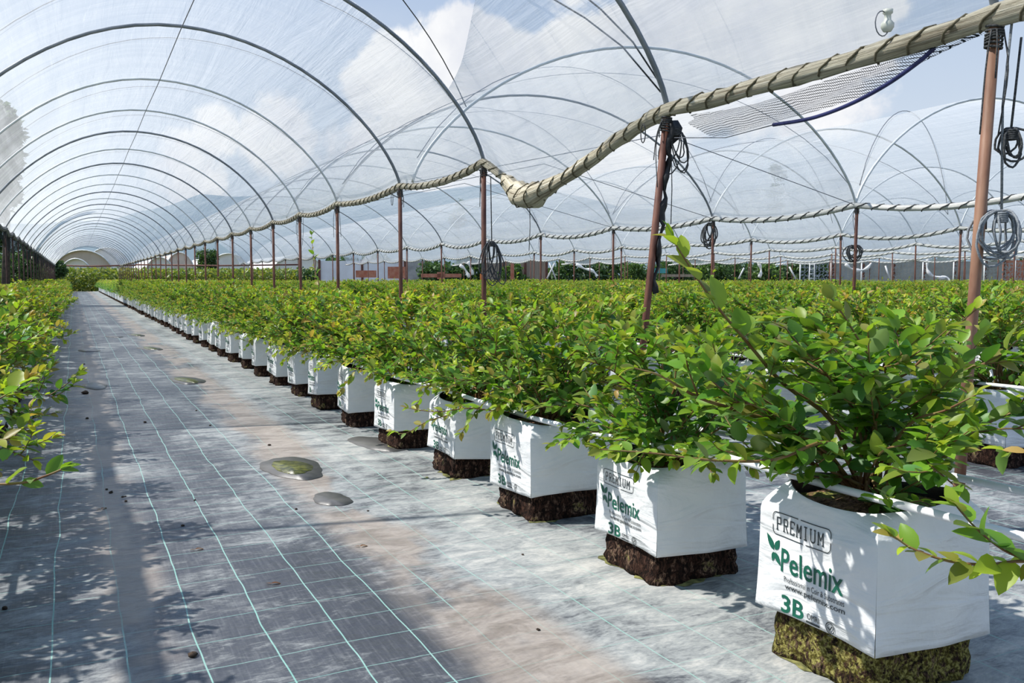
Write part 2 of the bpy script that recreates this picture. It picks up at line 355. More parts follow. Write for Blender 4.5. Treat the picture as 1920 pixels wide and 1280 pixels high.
# ---- leaves
LT = [(0, 0)]; 
_rows = [(.14, .33), (.38, .50), (.64, .46), (.86, .25)]
def leaf_template(fine=True):
    rows = _rows if fine else [(.42, .5)]
    v = [(0, 0, 0)]
    for t, w in rows: v += [(-w, t, 1), (0, t, 0), (w, t, 1)]
    v.append((0, 1, 0)); n = len(rows); f = [(0, 2, 1), (0, 3, 2)]
    for i in range(n-1):
        a = 1+3*i; b = a+3; f += [(a, a+1, b+1, b), (a+1, a+2, b+2, b+1)]
    a = 1+3*(n-1); e = 1+3*n; f += [(a, a+1, e), (a+1, a+2, e)]
    return np.array(v, float), f
def leaves_mesh(name, P, D, U, L, Wd, C, droop, fine=True, mats=None):
    T, f = leaf_template(fine); n = len(P); k = len(T)
    D = D/np.linalg.norm(D, axis=1, keepdims=True)
    S = np.cross(D, U); S /= np.maximum(np.linalg.norm(S, axis=1, keepdims=True), 1e-6); Nn = np.cross(S, D)
    x = T[None, :, 0]*Wd[:, None]; y = T[None, :, 1]*L[:, None]; fold = T[None, :, 2]*np.abs(T[None, :, 0])*Wd[:, None]*.38
    z = fold - droop[:, None]*L[:, None]*T[None, :, 1]**2
    V = P[:, None, :]+S[:, None, :]*x[..., None]+D[:, None, :]*y[..., None]+Nn[:, None, :]*z[..., None]
    V = V.reshape(-1, 3)
    tri = [q for q in f]; loops = np.concatenate([np.array(q) for q in tri]); lens = np.array([len(q) for q in tri])
    allL = (loops[None, :]+(np.arange(n)*k)[:, None]).ravel(); allN = np.tile(lens, n)
    me = bpy.data.meshes.new(name); me.vertices.add(len(V)); me.vertices.foreach_set('co', V.ravel())
    me.loops.add(len(allL)); me.loops.foreach_set('vertex_index', allL.astype(np.int32))
    me.polygons.add(len(allN)); st = np.concatenate([[0], np.cumsum(allN)[:-1]]); me.polygons.foreach_set('loop_start', st.astype(np.int32))
    me.polygons.foreach_set('use_smooth', np.ones(len(allN), bool))
    ca = me.color_attributes.new('leafcol', 'FLOAT_COLOR', 'POINT')
    CC = np.concatenate([np.repeat(C, k, 0), np.ones((n*k, 1))], 1); ca.data.foreach_set('color', CC.ravel())
    me.materials.append(mats or M['leaf']); me.update(calc_edges=True); me.validate(); return me
G_OLD = np.array([(.075, .205, .022), (.125, .275, .028), (.080, .215, .050), (.165, .32, .030)])
G_NEW = np.array([(.34, .48, .035), (.44, .52, .045), (.27, .43, .04), (.52, .48, .07), (.46, .30, .09)])
def leaf_colors(rng, tip):
    n = len(tip); a = G_OLD[rng.integers(0, 4, n)]*rng.uniform(.50, 1.35, (n, 1)); b = G_NEW[np.minimum(rng.integers(0, 6, n), 4)]*rng.uniform(.8, 1.15, (n, 1))
    b = np.where(rng.random((n, 1)) < .85, b, G_NEW[1]); t = np.clip(tip, 0, 1)[:, None]; return a*(1-t)+b*t
class Plant:
    def __init__(s, seed): s.wr = .5; s.rng = np.random.default_rng(seed); s.st = MB(); s.P = []; s.D = []; s.L = []; s.tip = []
    def twig(s, pts, r0, r1, spacing=.02, start=.2, size=.05, tipness=.9, n=5, outw=.75):
        pts = [Vector(p) for p in pts]; k = len(pts)
        s.st.tube(pts, [r0+(r1-r0)*i/(k-1) for i in range(k)], n, cap=False)
        seg = [(pts[i+1]-pts[i]).length for i in range(k-1)]; tot = sum(seg); d = tot*start; az = s.rng.uniform(0, 6.28)
        while d < tot:
            acc = 0
            for i, L in enumerate(seg):
                if acc+L >= d or i == k-2: break
                acc += L
            t = (pts[i+1]-pts[i]).normalized(); p = pts[i]+t*(d-acc); f = d/tot
            az += 2.4+s.rng.uniform(-.4, .4)
            ref = Vector((0, 0, 1)) if abs(t.z) < .85 else Vector((1, 0, 0)); a = t.cross(ref).normalized(); b = a.cross(t)
            side = a*math.cos(az)*1.25+b*(math.sin(az)*.7+.12)
            s.P.append(p); s.D.append(t*(.45+.5*f)+side*outw+Vector(s.rng.normal(0, .14, 3)))
            s.L.append(size*s.rng.uniform(.72, 1.18)*(1-.30*max(0, f-.75)/.25)); s.tip.append(tipness*max(0, (f-.30)/.70)**1.2*s.rng.uniform(.4, 1.25)-.02); d += spacing*s.rng.uniform(.75, 1.25)
        for q in range(3):
            s.P.append(pts[-1]); s.D.append(t+Vector(s.rng.normal(0, .38, 3))); s.L.append(size*.72*s.rng.uniform(.7, 1)); s.tip.append(tipness*s.rng.uniform(.6, 1.2))
    def meshes(s, name, wr=.54):
        n = len(s.P); rng = s.rng; L = np.array(s.L); D = np.array([tuple(d) for d in s.D]); P = np.array([tuple(p) for p in s.P])
        U = np.tile([0, 0, 1.], (n, 1))+rng.normal(0, .38, (n, 3))+np.array(tuple(SUN))*.15
        me = leaves_mesh(name, P, D, U, L, L*wr*rng.uniform(.85, 1.15, n), leaf_colors(rng, np.array(s.tip)), rng.uniform(.0, .38, n))
        return me, s.st.mesh(name+'_stem', M['stem'])
def bush(seed, rad=.46, top=.50, n_main=17, dens=1.0, size=.056, tall=0, yel=.9, skirt=8, basal=14):
    pl = Plant(seed); rng = pl.rng
    for k in range(basal):       # short basal shoots
        az = rng.uniform(0, 6.28); ln = rng.uniform(.14, .34); up = rng.uniform(.1, 1.2); d = Vector((math.cos(az), math.sin(az), up)).normalized()
        pl.twig([d*.01, d*ln*.5+Vector((0, 0, .01)), d*ln+Vector((0, 0, .03))], .003, .0013, .020, .2, size*.85, yel*.4, n=4)
    for i in range(n_main):
        az = i*2.4+rng.uniform(-.3, .3); q = (i+.5)/n_main; tilt = .12+1.25*q**.75
        Lh = rad*math.sin(tilt)*rng.uniform(.85, 1.18)+.03; Lz = top*(math.cos(tilt*.86))**.8*rng.uniform(.82, 1.06)
        d = Vector((math.cos(az), math.sin(az)*1.08, 0)); b = Vector((rng.uniform(-.04, .04), rng.uniform(-.04, .04), 0))
        pts = []
        for j in range(8):
            t = j/7; h = Lh*(t**(1.0+.5*(q < .5))); z = Lz*(1-(1-t)**1.7) - (.10*t**3 if q > .72 else 0)
            pts.append(b+d*h+Vector((rng.normal(0, .006), rng.normal(0, .006), z)))
        pl.twig(pts, .0050, .0016, .024, .25, size, yel)
        for k in range(int(8*dens)):
            f = rng.uniform(.22, .97); i0 = int(f*7); p = pts[i0].lerp(pts[min(i0+1, 7)], f*7-i0); p = Vector(p)
            a2 = az+rng.uniform(-1.5, 1.5); ln = rng.uniform(.10, .22)*(1.1-.4*f)
            up = rng.uniform(.15, 1.1) if q < .75 else rng.uniform(-.2, .7)
            dv = Vector((math.cos(a2), math.sin(a2), up)).normalized()*ln
            tp = [p, p+dv*.35+Vector((0, 0, .004)), p+dv*.7+Vector((0, 0, .016)), p+dv+Vector((0, 0, .034))]
            zmax = top*1.04
            tp = [Vector((v.x, v.y, min(v.z, zmax))) for v in tp]
            pl.twig(tp, .0026, .0012, .0185, .10, size*.95, yel, n=4)
    for k in range(skirt):        # low skirt that hangs over the rim of the bag
        az = k*PI/4+rng.uniform(-.35, .35); rr_ = rng.uniform(.30, .46); zp = rng.uniform(.08, .16); ze = rng.uniform(-.03, .09); d = Vector((math.cos(az), math.sin(az), 0))
        pts = [d*.02, d*rr_*.35+Vector((0, 0, zp*.8)), d*rr_*.7+Vector((0, 0, zp)), d*rr_+Vector((0, 0, ze))]
        pts = cat_pts(pts, 3); pl.twig(pts, .004, .0014, .020, .30, size, yel*.8)
        for q in range(4):
            p = Vector(pts[int(rng.integers(3, len(pts)-1))]); a2 = az+rng.uniform(-1.2, 1.2); dv = Vector((math.cos(a2), math.sin(a2), rng.uniform(-.25, .35)))*rng.uniform(.08, .16)
            pl.twig([p, p+dv*.5+Vector((0, 0, .008)), p+dv], .0024, .0012, .019, .15, size*.9, yel*.9, n=4)
    for k in range(tall):
        az = rng.uniform(0, 6.28); d = Vector((math.cos(az), math.sin(az), 0))
        pl.twig([d*.02, d*.06+Vector((0, 0, top*.5)), d*.10+Vector((0, 0, top*.95)), d*.12+Vector((0, 0, top*1.22))], .005, .0016, .03, .45, size)
    return pl
# ------------------------------------------------------------------ setting
gb = MB(); gb.add([(-400, -60, -.06), (500, -60, -.06), (500, 700, -.06), (-400, 700, -.06)], [(0, 1, 2, 3)])
tag(gb.build('ground', M['earth'], smooth=False), kind='structure')
gb = MB(); gb.add([(-9, -3, 0), (46, -3, 0), (46, 76, 0), (-9, 76, 0)], [(0, 1, 2, 3)])
gb.add([(-9, -3, -.06), (46, -3, -.06), (46, 76, -.06), (-9, 76, -.06)], [(3, 2, 1, 0)])
tag(gb.build('floor', M['cloth'], smooth=False), kind='structure')
gb = MB()   # distant hill ridge
xs = list(range(-700, 2900, 60)); hp = {-700: 90, 0: 95, 170: 105, 400: 150, 700: 158, 950: 172, 1100: 150, 1300: 105, 1600: 70, 2000: 80, 2900: 60}
ks = sorted(hp); V = []
for x in xs:
    v = np.interp(x, ks, [hp[k] for k in ks])+5*math.sin(x*.021)+4*math.sin(x*.053+1)
    for dd, hf in ((560, 0.0), (600, .55), (660, 1.0), (800, .5)):
        p = ray(x, 522); p.z = 0; p = p/p.length*dd/max(.5, math.cos(math.atan((x-960)/F))); V.append((p.x, p.y, -1+hf*v/F*660*1.05))
gb.add(V, [(i*4+j, (i+1)*4+j, (i+1)*4+j+1, i*4+j+1) for i in range(len(xs)-1) for j in range(3)])
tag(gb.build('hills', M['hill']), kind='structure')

ORD = ['first', 'second', 'third', 'fourth', 'fifth', 'sixth', 'seventh', 'eighth', 'ninth', 'tenth', 'eleventh', 'twelfth', 'thirteenth', 'fourteenth']
# ------------------------------------------------------------------ grow bags
ZB, ZT = .105, .405       # sleeve bottom and top
HW = .188
def wrinkle(s, z, ph):    # small outward displacement of a sleeve wall
    return .0030*math.sin(5*z/.3+2*s+ph)+.0016*math.sin(7*s-8*z/.3+ph*2)+.0012*math.sin(12*z/.3+3*s+ph*3)
def wall_d(side, s, t, ph):
    e = max(0, 1-abs(s)**6); H = ZT-ZB
    d = HW+e*(wrinkle(s+(side-2)*1.7, ZB+H*t, ph)+.009*math.sin(PI*t))+.007*(1-t)**3
    q = max(0, (t-.80)/.20)**1.6      # the mouth rounds off
    rad = math.hypot(d, s*HW); d2 = HW*1.03/rad; return d*(1-q)+d*d2*q, s*HW*(1+.03*(1-t)**3)*(1-q)+s*HW*d2*q
def wall_x(y, z, ph):     # outward distance of the -X wall from the axis
    return wall_d(2, -y/HW, (z-ZB)/(ZT-ZB), ph)[0]
def sleeve_mesh(ph, zt=ZT, seg=18, rings=24):
    mb = MB(); H = zt-ZB; m_ = seg+1
    for shell in (0, 1):
        k_ = 1 if shell == 0 else .985
        for side in range(4):
            a = side*PI/2; V = []
            for r in range(rings+1):
                t = r/rings
                for k in range(m_):
                    s = -1+2*k/seg; fx, fy = wall_d(side, s, t, ph); fx *= k_; fy *= k_
                    zz = ZB+H*t+.010*math.sin(2.3*(side+(s+1)/2)*1.0+ph)*(1-t)**4+.012*math.sin(PI*(side+(s+1)/2)+ph)*t**6
                    V.append((fx*math.cos(a)-fy*math.sin(a), fx*math.sin(a)+fy*math.cos(a), zz))
            f = [(r*m_+j, r*m_+j+1, (r+1)*m_+j+1, (r+1)*m_+j) for r in range(rings) for j in range(seg)]
            if shell: f = [q[::-1] for q in f]
            mb.add(V, f, shell)
    N = 4*m_*(rings+1)
    for side in range(4):
        o = side*m_*(rings+1)
        for j in range(seg):
            mb.f += [(o+j, N+o+j, N+o+j+1, o+j+1), (o+rings*m_+j, o+rings*m_+j+1, N+o+rings*m_+j+1, N+o+rings*m_+j)]; mb.mi += [0, 1]
    return mb.mesh('grow_bag', [M['sleeve'], M['black']])
def block_mesh(seed, hw=.179, h=.125):
    rng = np.random.default_rng(seed); mb = MB(); n = 12; V = []; rings = 7; ph = rng.uniform(0, 6, 8)
    for r in range(rings+1):
        t = r/rings
        for side in range(4):
            for k in range(n):
                s = -1+2*k/n; d = hw*(1-.05*t)+.006*math.sin(9*s+ph[side])+.005*math.sin(5*t*3+ph[side+4]+s*4)+rng.normal(0, .0028)
                rr = 1-.05*abs(s)**8; a = side*PI/2; x, y = d*rr, s*hw*rr*(1-.05*t)
                V.append((x*math.cos(a)-y*math.sin(a), x*math.sin(a)+y*math.cos(a), h*t+(rng.normal(0, .002) if r else 0)))
    m_ = 4*n; f = [(r*m_+j, r*m_+(j+1) % m_, (r+1)*m_+(j+1) % m_, (r+1)*m_+j) for r in range(rings) for j in range(m_)]
    f += [tuple(range(rings*m_, (rings+1)*m_)), tuple(range(m_-1, -1, -1))]
    mb.add(V, f); return mb.mesh('coir_block', M['coir'])
def soil_mesh(z=ZT-.035):
    mb = MB(); rng = np.random.default_rng(3); V = [(0, 0, z+.012)]; f = []
    for r in range(1, 9):
        for j in range(28):
            a = 2*PI*j/28; q = HW*.97*r/8; V.append((q*math.cos(a), q*math.sin(a), z+.012*(1-(r/8)**2)+rng.normal(0, .003)))
    for j in range(28): f.append((0, 1+j, 1+(j+1) % 28))
    for r in range(7):
        for j in range(28): a = 1+r*28; f.append((a+j, a+28+j, a+28+(j+1) % 28, a+(j+1) % 28))
    mb.add(V, f); return mb.mesh('potting_mix', M['soil'])
# print on the -X wall: u runs towards -Y (as read), v is height
def text_polys(body, size, bold=0.0):
    cu = bpy.data.curves.new('t', 'FONT'); cu.body = body; cu.size = size; cu.offset = bold; cu.resolution_u = 3
    ob = bpy.data.objects.new('t', cu); COL.objects.link(ob); dg = bpy.context.evaluated_depsgraph_get()
    me = bpy.data.meshes.new_from_object(ob.evaluated_get(dg)); V = np.array([tuple(v.co) for v in me.vertices]); Fc = [tuple(p.vertices) for p in me.polygons]
    bpy.data.objects.remove(ob); bpy.data.curves.remove(cu); bpy.data.meshes.remove(me); return V[:, :2], Fc
def print_mesh(ph):
    mb = MB()
    def put(uv, f, mi):
        uv = np.asarray(uv, float); V = []
        for u, v in uv:
            y = -u; z = ZB+v; V.append((-(wall_x(y, z, ph)+.0016), y, z))
        mb.add(V, f, mi)
    def text(body, u0, v0, w, h, mi, bold=0, shear=0, serif=False):
        V, f = text_polys(body, 1.0, bold); a = V.min(0); b = V.max(0); V = (V-a)/(b-a)
        put(np.stack([u0+V[:, 0]*w+shear*V[:, 1]*h, v0+V[:, 1]*h], 1), f, mi)
    def bar(u0, v0, u1, v1, w, mi):
        d = np.array([u1-u0, v1-v0]); L = np.linalg.norm(d); n = np.array([-d[1], d[0]])/L*w/2; k = max(1, int(L/.02)); P = []
        for i in range(k+1):
            c = np.array([u0, v0])+d*i/k; P += [c-n, c+n]
        put(P, [(2*i, 2*i+2, 2*i+3, 2*i+1) for i in range(k)], mi)
    def arc(cu, cv, r, a0, a1, w, mi, n=18):
        P = []
        for i in range(n+1):
            a = math.radians(a0+(a1-a0)*i/n); P += [(cu+(r-w/2)*math.cos(a), cv+(r-w/2)*math.sin(a)), (cu+(r+w/2)*math.cos(a), cv+(r+w/2)*math.sin(a))]
        put(P, [(2*i, 2*i+2, 2*i+3, 2*i+1) for i in range(n)], mi)
    H = ZT-ZB
    # stamp frame with gaps; PREMIUM in slab letters
    u0, u1, v0, v1 = -.135, .062, .190, .243; r = .012; w = .0022
    for a, b in ((u0+r, -.045), (-.036, u1-r)): bar(a, v1, b, v1, w, 1)
    for a, b in ((u0+r, -.025), (-.016, u1-r)): bar(a, v0, b, v0, w, 1)
    bar(u0, v0+r, u0, v0+.022, w, 1); bar(u0, v0+.032, u0, v1-r, w, 1); bar(u1, v0+r, u1, v0+.024, w, 1); bar(u1, v0+.034, u1, v1-r, w, 1)
    arc(u0+r, v0+r, r, 180, 270, w, 1, 5); arc(u1-r, v0+r, r, 270, 360, w, 1, 5); arc(u0+r, v1-r, r, 90, 180, w, 1, 5); arc(u1-r, v1-r, r, 0, 90, w, 1, 5)
    lw = .0215; x = -.120
    glyph = {'P': [(0, 0, 0, 1), (0, 1, .7, 1), (.7, 1, .7, .5), (0, .5, .7, .5), (-.15, 0, .25, 0)], 'R': [(0, 0, 0, 1), (0, 1, .7, 1), (.7, 1, .7, .5), (0, .5, .7, .5), (.3, .5, .8, 0), (-.15, 0, .25, 0), (.65, 0, .95, 0)],
             'E': [(0, 0, 0, 1), (-.1, 1, .8, 1), (0, .5, .55, .5), (-.1, 0, .8, 0), (.8, .8, .8, 1), (.8, 0, .8, .2)], 'M': [(0, 0, 0, 1), (0, 1, .42, .35), (.42, .35, .85, 1), (.85, 0, .85, 1), (-.15, 0, .2, 0), (.65, 0, 1, 0)],
             'I': [(.4, 0, .4, 1), (.1, 0, .7, 0), (.1, 1, .7, 1)], 'U': [(0, .15, 0, 1), (0, .15, .2, 0), (.2, 0, .6, 0), (.6, 0, .8, .15), (.8, .15, .8, 1), (-.15, 1, .2, 1), (.6, 1, .95, 1)]}
    for ch in 'PREMIUM':
        for a, b, c, d in glyph[ch]: bar(x+a*lw*.8, .202+b*.029, x+c*lw*.8, .202+d*.029, .0030, 1)
        x += lw*1.12
    # four-leaf mark
    def petal(cu, cv, ang, L, wd):
        a = math.radians(ang); d = np.array([math.cos(a), math.sin(a)]); n = np.array([-d[1], d[0]]); P = [(cu, cv)]
        up = [(t, wd*math.sin(PI*t**.8)) for t in (.2, .4, .6, .8)]
        P += [tuple(np.array([cu, cv])+d*L*t+n*q) for t, q in up]+[tuple(np.array([cu, cv])+d*L)]+[tuple(np.array([cu, cv])+d*L*t-n*q) for t, q in up[::-1]]
        put(P, [tuple(range(len(P)-1, -1, -1))], 0)
    cu_, cv_ = -.128, .150
    petal(cu_, cv_, 128, .046, .0085); petal(cu_+.004, cv_+.002, 62, .030, .009); petal(cu_, cv_-.004, -100, .024, .007); petal(cu_+.003, cv_-.004, -48, .036, .0075)
    text('Pelemix', -.100, .108, .205, .055, 0, .012)
    text('Professional in Coir & Substrates', -.088, .0865, .196, .0135, 1, 0)
    text('www.pelemix.com', -.086, .066, .195, .0165, 1, .008)
    text('3B', -.098, .012, .074, .042, 0, .02)
    text('OMRI', -.012, .022, .040, .014, 1, 0); bar(-.014, .0155, .030, .0155, .0045, 1)
    arc(.062, .024, .0125, -60, 290, .0022, 1, 22); arc(.062, .024, .0085, 0, 360, .0012, 1, 18)
    bar(.056, .025, .061, .019, .003, 1); bar(.061, .019, .069, .030, .003, 1); bar(.054, .006, .071, .006, .002, 1)
    return mb.mesh('bag_print', [M['ink_green'], M['ink_dark']], smooth=False)
PHS = [0.4, 2.1, 3.7]
sleeves = [sleeve_mesh(p) for p in PHS]; prints = [print_mesh(p) for p in PHS]
blocks = [block_mesh(i) for i in range(4)]; soil = soil_mesh()
plants = []
for i in range(7):
    pl = bush(100+i, rad=.45+.02*(i % 3), top=.505+.02*(i % 2), tall=(1 if i in (2, 5) else 0), yel=(1.5 if i in (3, 6) else .9))
    plants.append(pl.meshes('foliage'))
biglow = bush(301, rad=.47, top=.52, size=.068, n_main=17, dens=.9, yel=.55, skirt=0, basal=4).meshes('foliage')
bigleaf = bush(300, rad=.47, top=.52, size=.068, n_main=16, dens=.85, yel=.55).meshes('foliage')
protos = []
def make_potted(i, fol, stm, blk=None, moss=False):
    t = empty('potted_blueberry_bush')
    a = link('grow_bag', sleeves[i % 3], t); p = link('bag_print', prints[i % 3], a); p['label'] = 'dark green and grey printed lettering on the white sleeve'
    b = link('coir_block', blk or blocks[i % 4], t); s = link('potting_mix', soil, t)
    st = link('stem', stm, t); st.location = (0, 0, ZT-.035); fo = link('foliage', fol, t); fo.location = (0, 0, ZT-.035)
    return t
def copy_tree(o, parent=None):
    c = o.copy(); COL.objects.link(c)
    if parent: c.parent = parent
    for ch in o.children: copy_tree(ch, c)
    return c
rng = np.random.default_rng(7)
SP = .857
ROWX = [-.60, 1.836, 4.52, 7.3]+[9.95+2.62*i for i in range(13)]
spots = []
for ri, X in enumerate(ROWX):
    off = 1.605 if ri == 1 else (1.30 if ri == 0 else 1.658+.30*ri)
    for k in range(-6, 90):
        Y = off+SP*k
        if Y > 73.5 or Y < -.2: continue
        x, y, d = proj((X, Y, .7))
        if d < .7: continue
        m_ = .65*F/d
        if x < -m_ or x > 1920+m_: continue
        if d < 1.1 and not (ri in (0, 1)): continue
        spots.append((d, ri, k, X, Y))
spots = [q for q in spots if q[0] < 57 or q[1] < 3]; spots.sort(); near = spots[:300]; far = spots[300:]
for i in range(7):
    protos.append(make_potted(i, *plants[i]))
used = set(); gname = {0: 'left of the aisle', 1: 'right of the aisle'}
def row_name(ri):
    return {0: 'the row left of the aisle', 1: 'the row right of the aisle', 2: 'the second row right of the aisle', 3: 'the third row right of the aisle'}.get(ri, 'the rows far to the right')
hero = {}
per = {}
for d, ri, k, X, Y in near:
    i = int(rng.integers(0, 7))
    if ri == 0: i = int(rng.choice([3, 6, 3, 6, 0, 4]))
    if ri == 1 and k in (0, 1, 2): i = {0: 1, 1: 4, 2: 0}[k]
    if i not in used: o = protos[i]; used.add(i)
    else: o = copy_tree(protos[i])
    rz = rng.normal(0, .035); sc_ = rng.uniform(.95, 1.02)
    if ri == 1 and k == 0: rz = 0; sc_ = 1.0
    if ri == 1 and k in (1, 2): rz = 0.0
    jx = 0 if (ri == 1 and k < 3) else rng.normal(0, .012)
    o.location = (X+jx, Y, 0); o.rotation_euler = (0, 0, rz); o.scale = (sc_, sc_, sc_*rng.uniform(.95, 1.06) if not (ri == 1 and k <= 2) else sc_)
    if not (ri == 1 and k < 2): o.rotation_euler = (rng.normal(0, .022), rng.normal(0, .022), rz+rng.normal(0, .03))
    for ch in o.children:     # turn each plant in its own bag
        if ch.name.startswith(('foliage', 'stem')): ch.rotation_euler = (0, 0, rz+o.location.y*1.7+ri)
    per.setdefault(ri, []).append((Y, k, o))
    hero[(ri, k)] = o
kindw = ['leafy', 'bushy', 'spreading']
for ri, L in per.items():
    L.sort(key=lambda q: q[0])
    for n, (Y, k, o) in enumerate(L):
        rn = row_name(ri)
        if ri == 1 and k == -1:
            o['label'] = 'blueberry bush outside the frame whose branch reaches in over the nearest bag'; o['category'] = 'potted plant'; continue
        m_ = n-(1 if ri == 1 else 0)
        if ri == 1 and m_ < 14: lab = 'blueberry bush in white printed bag, %s from the front, row right of aisle' % ORD[m_]
        elif ri in (0, 2) and n < 6: lab = 'blueberry bush in white bag, %s from the front, %s' % (ORD[n], rn.replace('the row', 'row').replace('the second', 'second'))
        else: lab = 'small blueberry bush in white bag, farther back in %s' % rn.replace('the row', 'row'); o['group'] = 'blueberry bushes farther back in %s' % rn
        o['label'] = lab; o['category'] = 'potted plant'
        if 'group' not in o: o['group'] = 'blueberry bushes at the front of %s' % rn
if (1, 0) in hero:
    h0 = hero[(1, 0)]; h0.scale = (1.05, 1.03, 1.12); h0.location = (1.838, 1.600, 0)
    nb = block_mesh(77, .174, .13); nb.materials.clear(); nb.materials.append(M['coir_moss'])
    for c in h0.children:
        if c.name.startswith('coir_block'): c.data = nb; c['label'] = 'coir block crusted with yellow-green moss'
        if c.name.startswith(('foliage', 'stem')): c.rotation_euler = (0, 0, 2.2); c.scale = (1, 1, .80); c.data = biglow[0 if c.name.startswith('foliage') else 1]
for key, sz in (((1, -1), .62), ((0, -1), .6), ((0, 0), .8)):
    if key in hero:
        for c in hero[key].children:
            if c.name.startswith(('foliage', 'stem')): c.scale = (sz, sz, .8)
        if key[0] == 0: hero[key].location.x = -.66
if (1, 1) in hero:
    for c in hero[(1, 1)].children:
        if c.name.startswith(('foliage', 'stem')): c.data = bigleaf[0 if c.name.startswith('foliage') else 1]; c.scale = (1, 1, .92)
# far bushes, one mass
def far_mass():
    rg = np.random.default_rng(11); per_ = 170; n = len(far); P = []; L = []; tip = []
    for d, ri, k, X, Y in far:
        m_ = int(230 if d < 45 else 150)
        if ri > 3: m_ = int(m_*.8)
        q = rg.normal(0, 1, (m_, 3)); q /= np.linalg.norm(q, axis=1, keepdims=True); q[:, 2] = np.abs(q[:, 2]); q *= rg.uniform(.6, 1.05, (m_, 1))
        p = q*np.array([.46, .50, .52])+np.array([X, Y, .40]); p[:, 2] = np.minimum(p[:, 2], .93+.04*rg.random(m_)); P.append(p)
        L.append(rg.uniform(.07, .11, m_)); tip.append(np.clip((p[:, 2]-.55)*2.4+rg.normal(0, .25, m_), 0, 1)*1.0)
    P = np.concatenate(P); L = np.concatenate(L); tip = np.concatenate(tip); n = len(P)
    D = rg.normal(0, 1, (n, 3)); D[:, 2] = D[:, 2]*.5+.2; U = np.tile([0, 0, 1.], (n, 1))+rg.normal(0, .4, (n, 3))
    me = leaves_mesh('distant_bushes', P, D, U, L, L*.55, leaf_colors(rg, tip), rg.uniform(0, .3, n), fine=False)
    return me
fm = link('distant_blueberry_bushes', far_mass())
tag(fm, 'mass of distant green blueberry bushes filling the field to the far fence', 'bushes', kind='stuff')
fb = MB()
for d, ri, k, X, Y in far:
    if ri in (0, 1, 2): fb.box((X, Y, .25), (.37, .37, .30), 0, rng.normal(0, .05)); fb.box((X, Y, .05), (.34, .34, .10), 1)
if fb.nv: tag(fb.build('distant_grow_bags', [M['sleeve'], M['coir']], smooth=False), 'long strip of tiny white grow bags at the far end of the rows', 'grow bags', kind='stuff')

# hero branches -------------------------------------------------------------
def hero_branch(owner, pts, name='branch', r0=.006, r1=.0016, size=.055, spacing=.026, start=.15, seed=1, subs=(), tipn=.7, label=None, outw=.75):
    pl = Plant(seed); P = cat_pts(pts, 4); pl.twig(P, r0, r1, spacing, start, size, tipn, n=7, outw=outw)
    for s_ in subs: pl.twig(cat_pts(s_, 3), .0026, .0012, spacing*.8, .15, size*.9, tipn, n=6, outw=outw)
    fo, st = pl.meshes('leaves')
    mi = owner.matrix_basis.inverted()
    for me in (fo, st): me.transform(mi)
    b = link(name, st, owner); l = link('leaves', fo, b)
    return b
bpy.context.view_layer.update()
H0 = hero[(1, 0)]; HM = hero.get((1, -1))
c0 = Vector((1.87, 1.66, .43))
hero_branch(H0, [c0, at_d(1500, 812, 2.20), at_d(1400, 775, 2.12), at_d(1310, 745, 2.05), at_d(1240, 705, 2.0), at_d(1190, 690, 2.0)], seed=31, size=.062, r0=.0075, start=.25, subs=[[at_d(1400, 775, 2.12), at_d(1370, 730, 2.1), at_d(1330, 690, 2.08)], [at_d(1310, 745, 2.05), at_d(1290, 690, 2.02), at_d(1285, 650, 2.0)]])
hero_branch(H0, [c0, at_d(1560, 830, 2.1), at_d(1450, 862, 1.98), at_d(1330, 862, 1.95), at_d(1230, 850, 1.95), at_d(1125, 842, 1.95)], seed=32, size=.060, spacing=.022, r0=.005, outw=1.0, start=.2)
hero_branch(H0, [c0, at_d(1560, 790, 2.3), at_d(1470, 720, 2.25), at_d(1400, 640, 2.2), at_d(1345, 575, 2.15), at_d(1300, 510, 2.15), at_d(1262, 450, 2.15)], seed=33, size=.080, r0=.007, spacing=.032, start=.3)
hero_branch(H0, [c0, at_d(1610, 760, 2.3), at_d(1700, 700, 2.25), at_d(1760, 640, 2.2), at_d(1830, 580, 2.15)], seed=34, size=.062, spacing=.028, start=.25, r0=.005)
hero_branch(H0, [c0, at_d(1640, 780, 2.2), at_d(1640, 700, 2.1), at_d(1600, 620, 2.05), at_d(1560, 560, 2.05)], seed=35, size=.058, r0=.005, start=.25)
hero_branch(H0, [c0, at_d(1700, 800, 2.1), at_d(1770, 770, 2.0), at_d(1830, 740, 1.95)], seed=36, size=.058, r0=.005, start=.25)
hero_branch(H0, [c0, at_d(1650, 850, 2.05), at_d(1690, 835, 1.95), at_d(1720, 825, 1.9)], seed=37, size=.05, r0=.003, start=.35)
if HM:
    m0 = Vector((1.88, .82, .46))
    hero_branch(HM, [m0, at_d(2050, 1070, 1.40), at_d(1930, 1052, 1.42), at_d(1850, 1058, 1.43), at_d(1780, 1052, 1.44), at_d(1715, 1030, 1.45), at_d(1675, 1005, 1.46)], seed=44, size=.060, spacing=.0125, start=.35, r0=.0035, outw=1.05, tipn=.8)
    hero_branch(HM, [at_d(1930, 1052, 1.42), at_d(1880, 1030, 1.42), at_d(1830, 990, 1.42), at_d(1795, 950, 1.43)], seed=42, size=.060, spacing=.018, start=.2, r0=.002, tipn=.5)
    hero_branch(HM, [m0, at_d(2040, 860, 1.42), at_d(1950, 850, 1.45), at_d(1885, 845, 1.5)], seed=43, size=.055, spacing=.028, start=.45, r0=.002, tipn=.9)
HL = hero.get((0, 0)) or per[0][0][2]
l0 = Vector((HL.location.x, HL.location.y, .45))
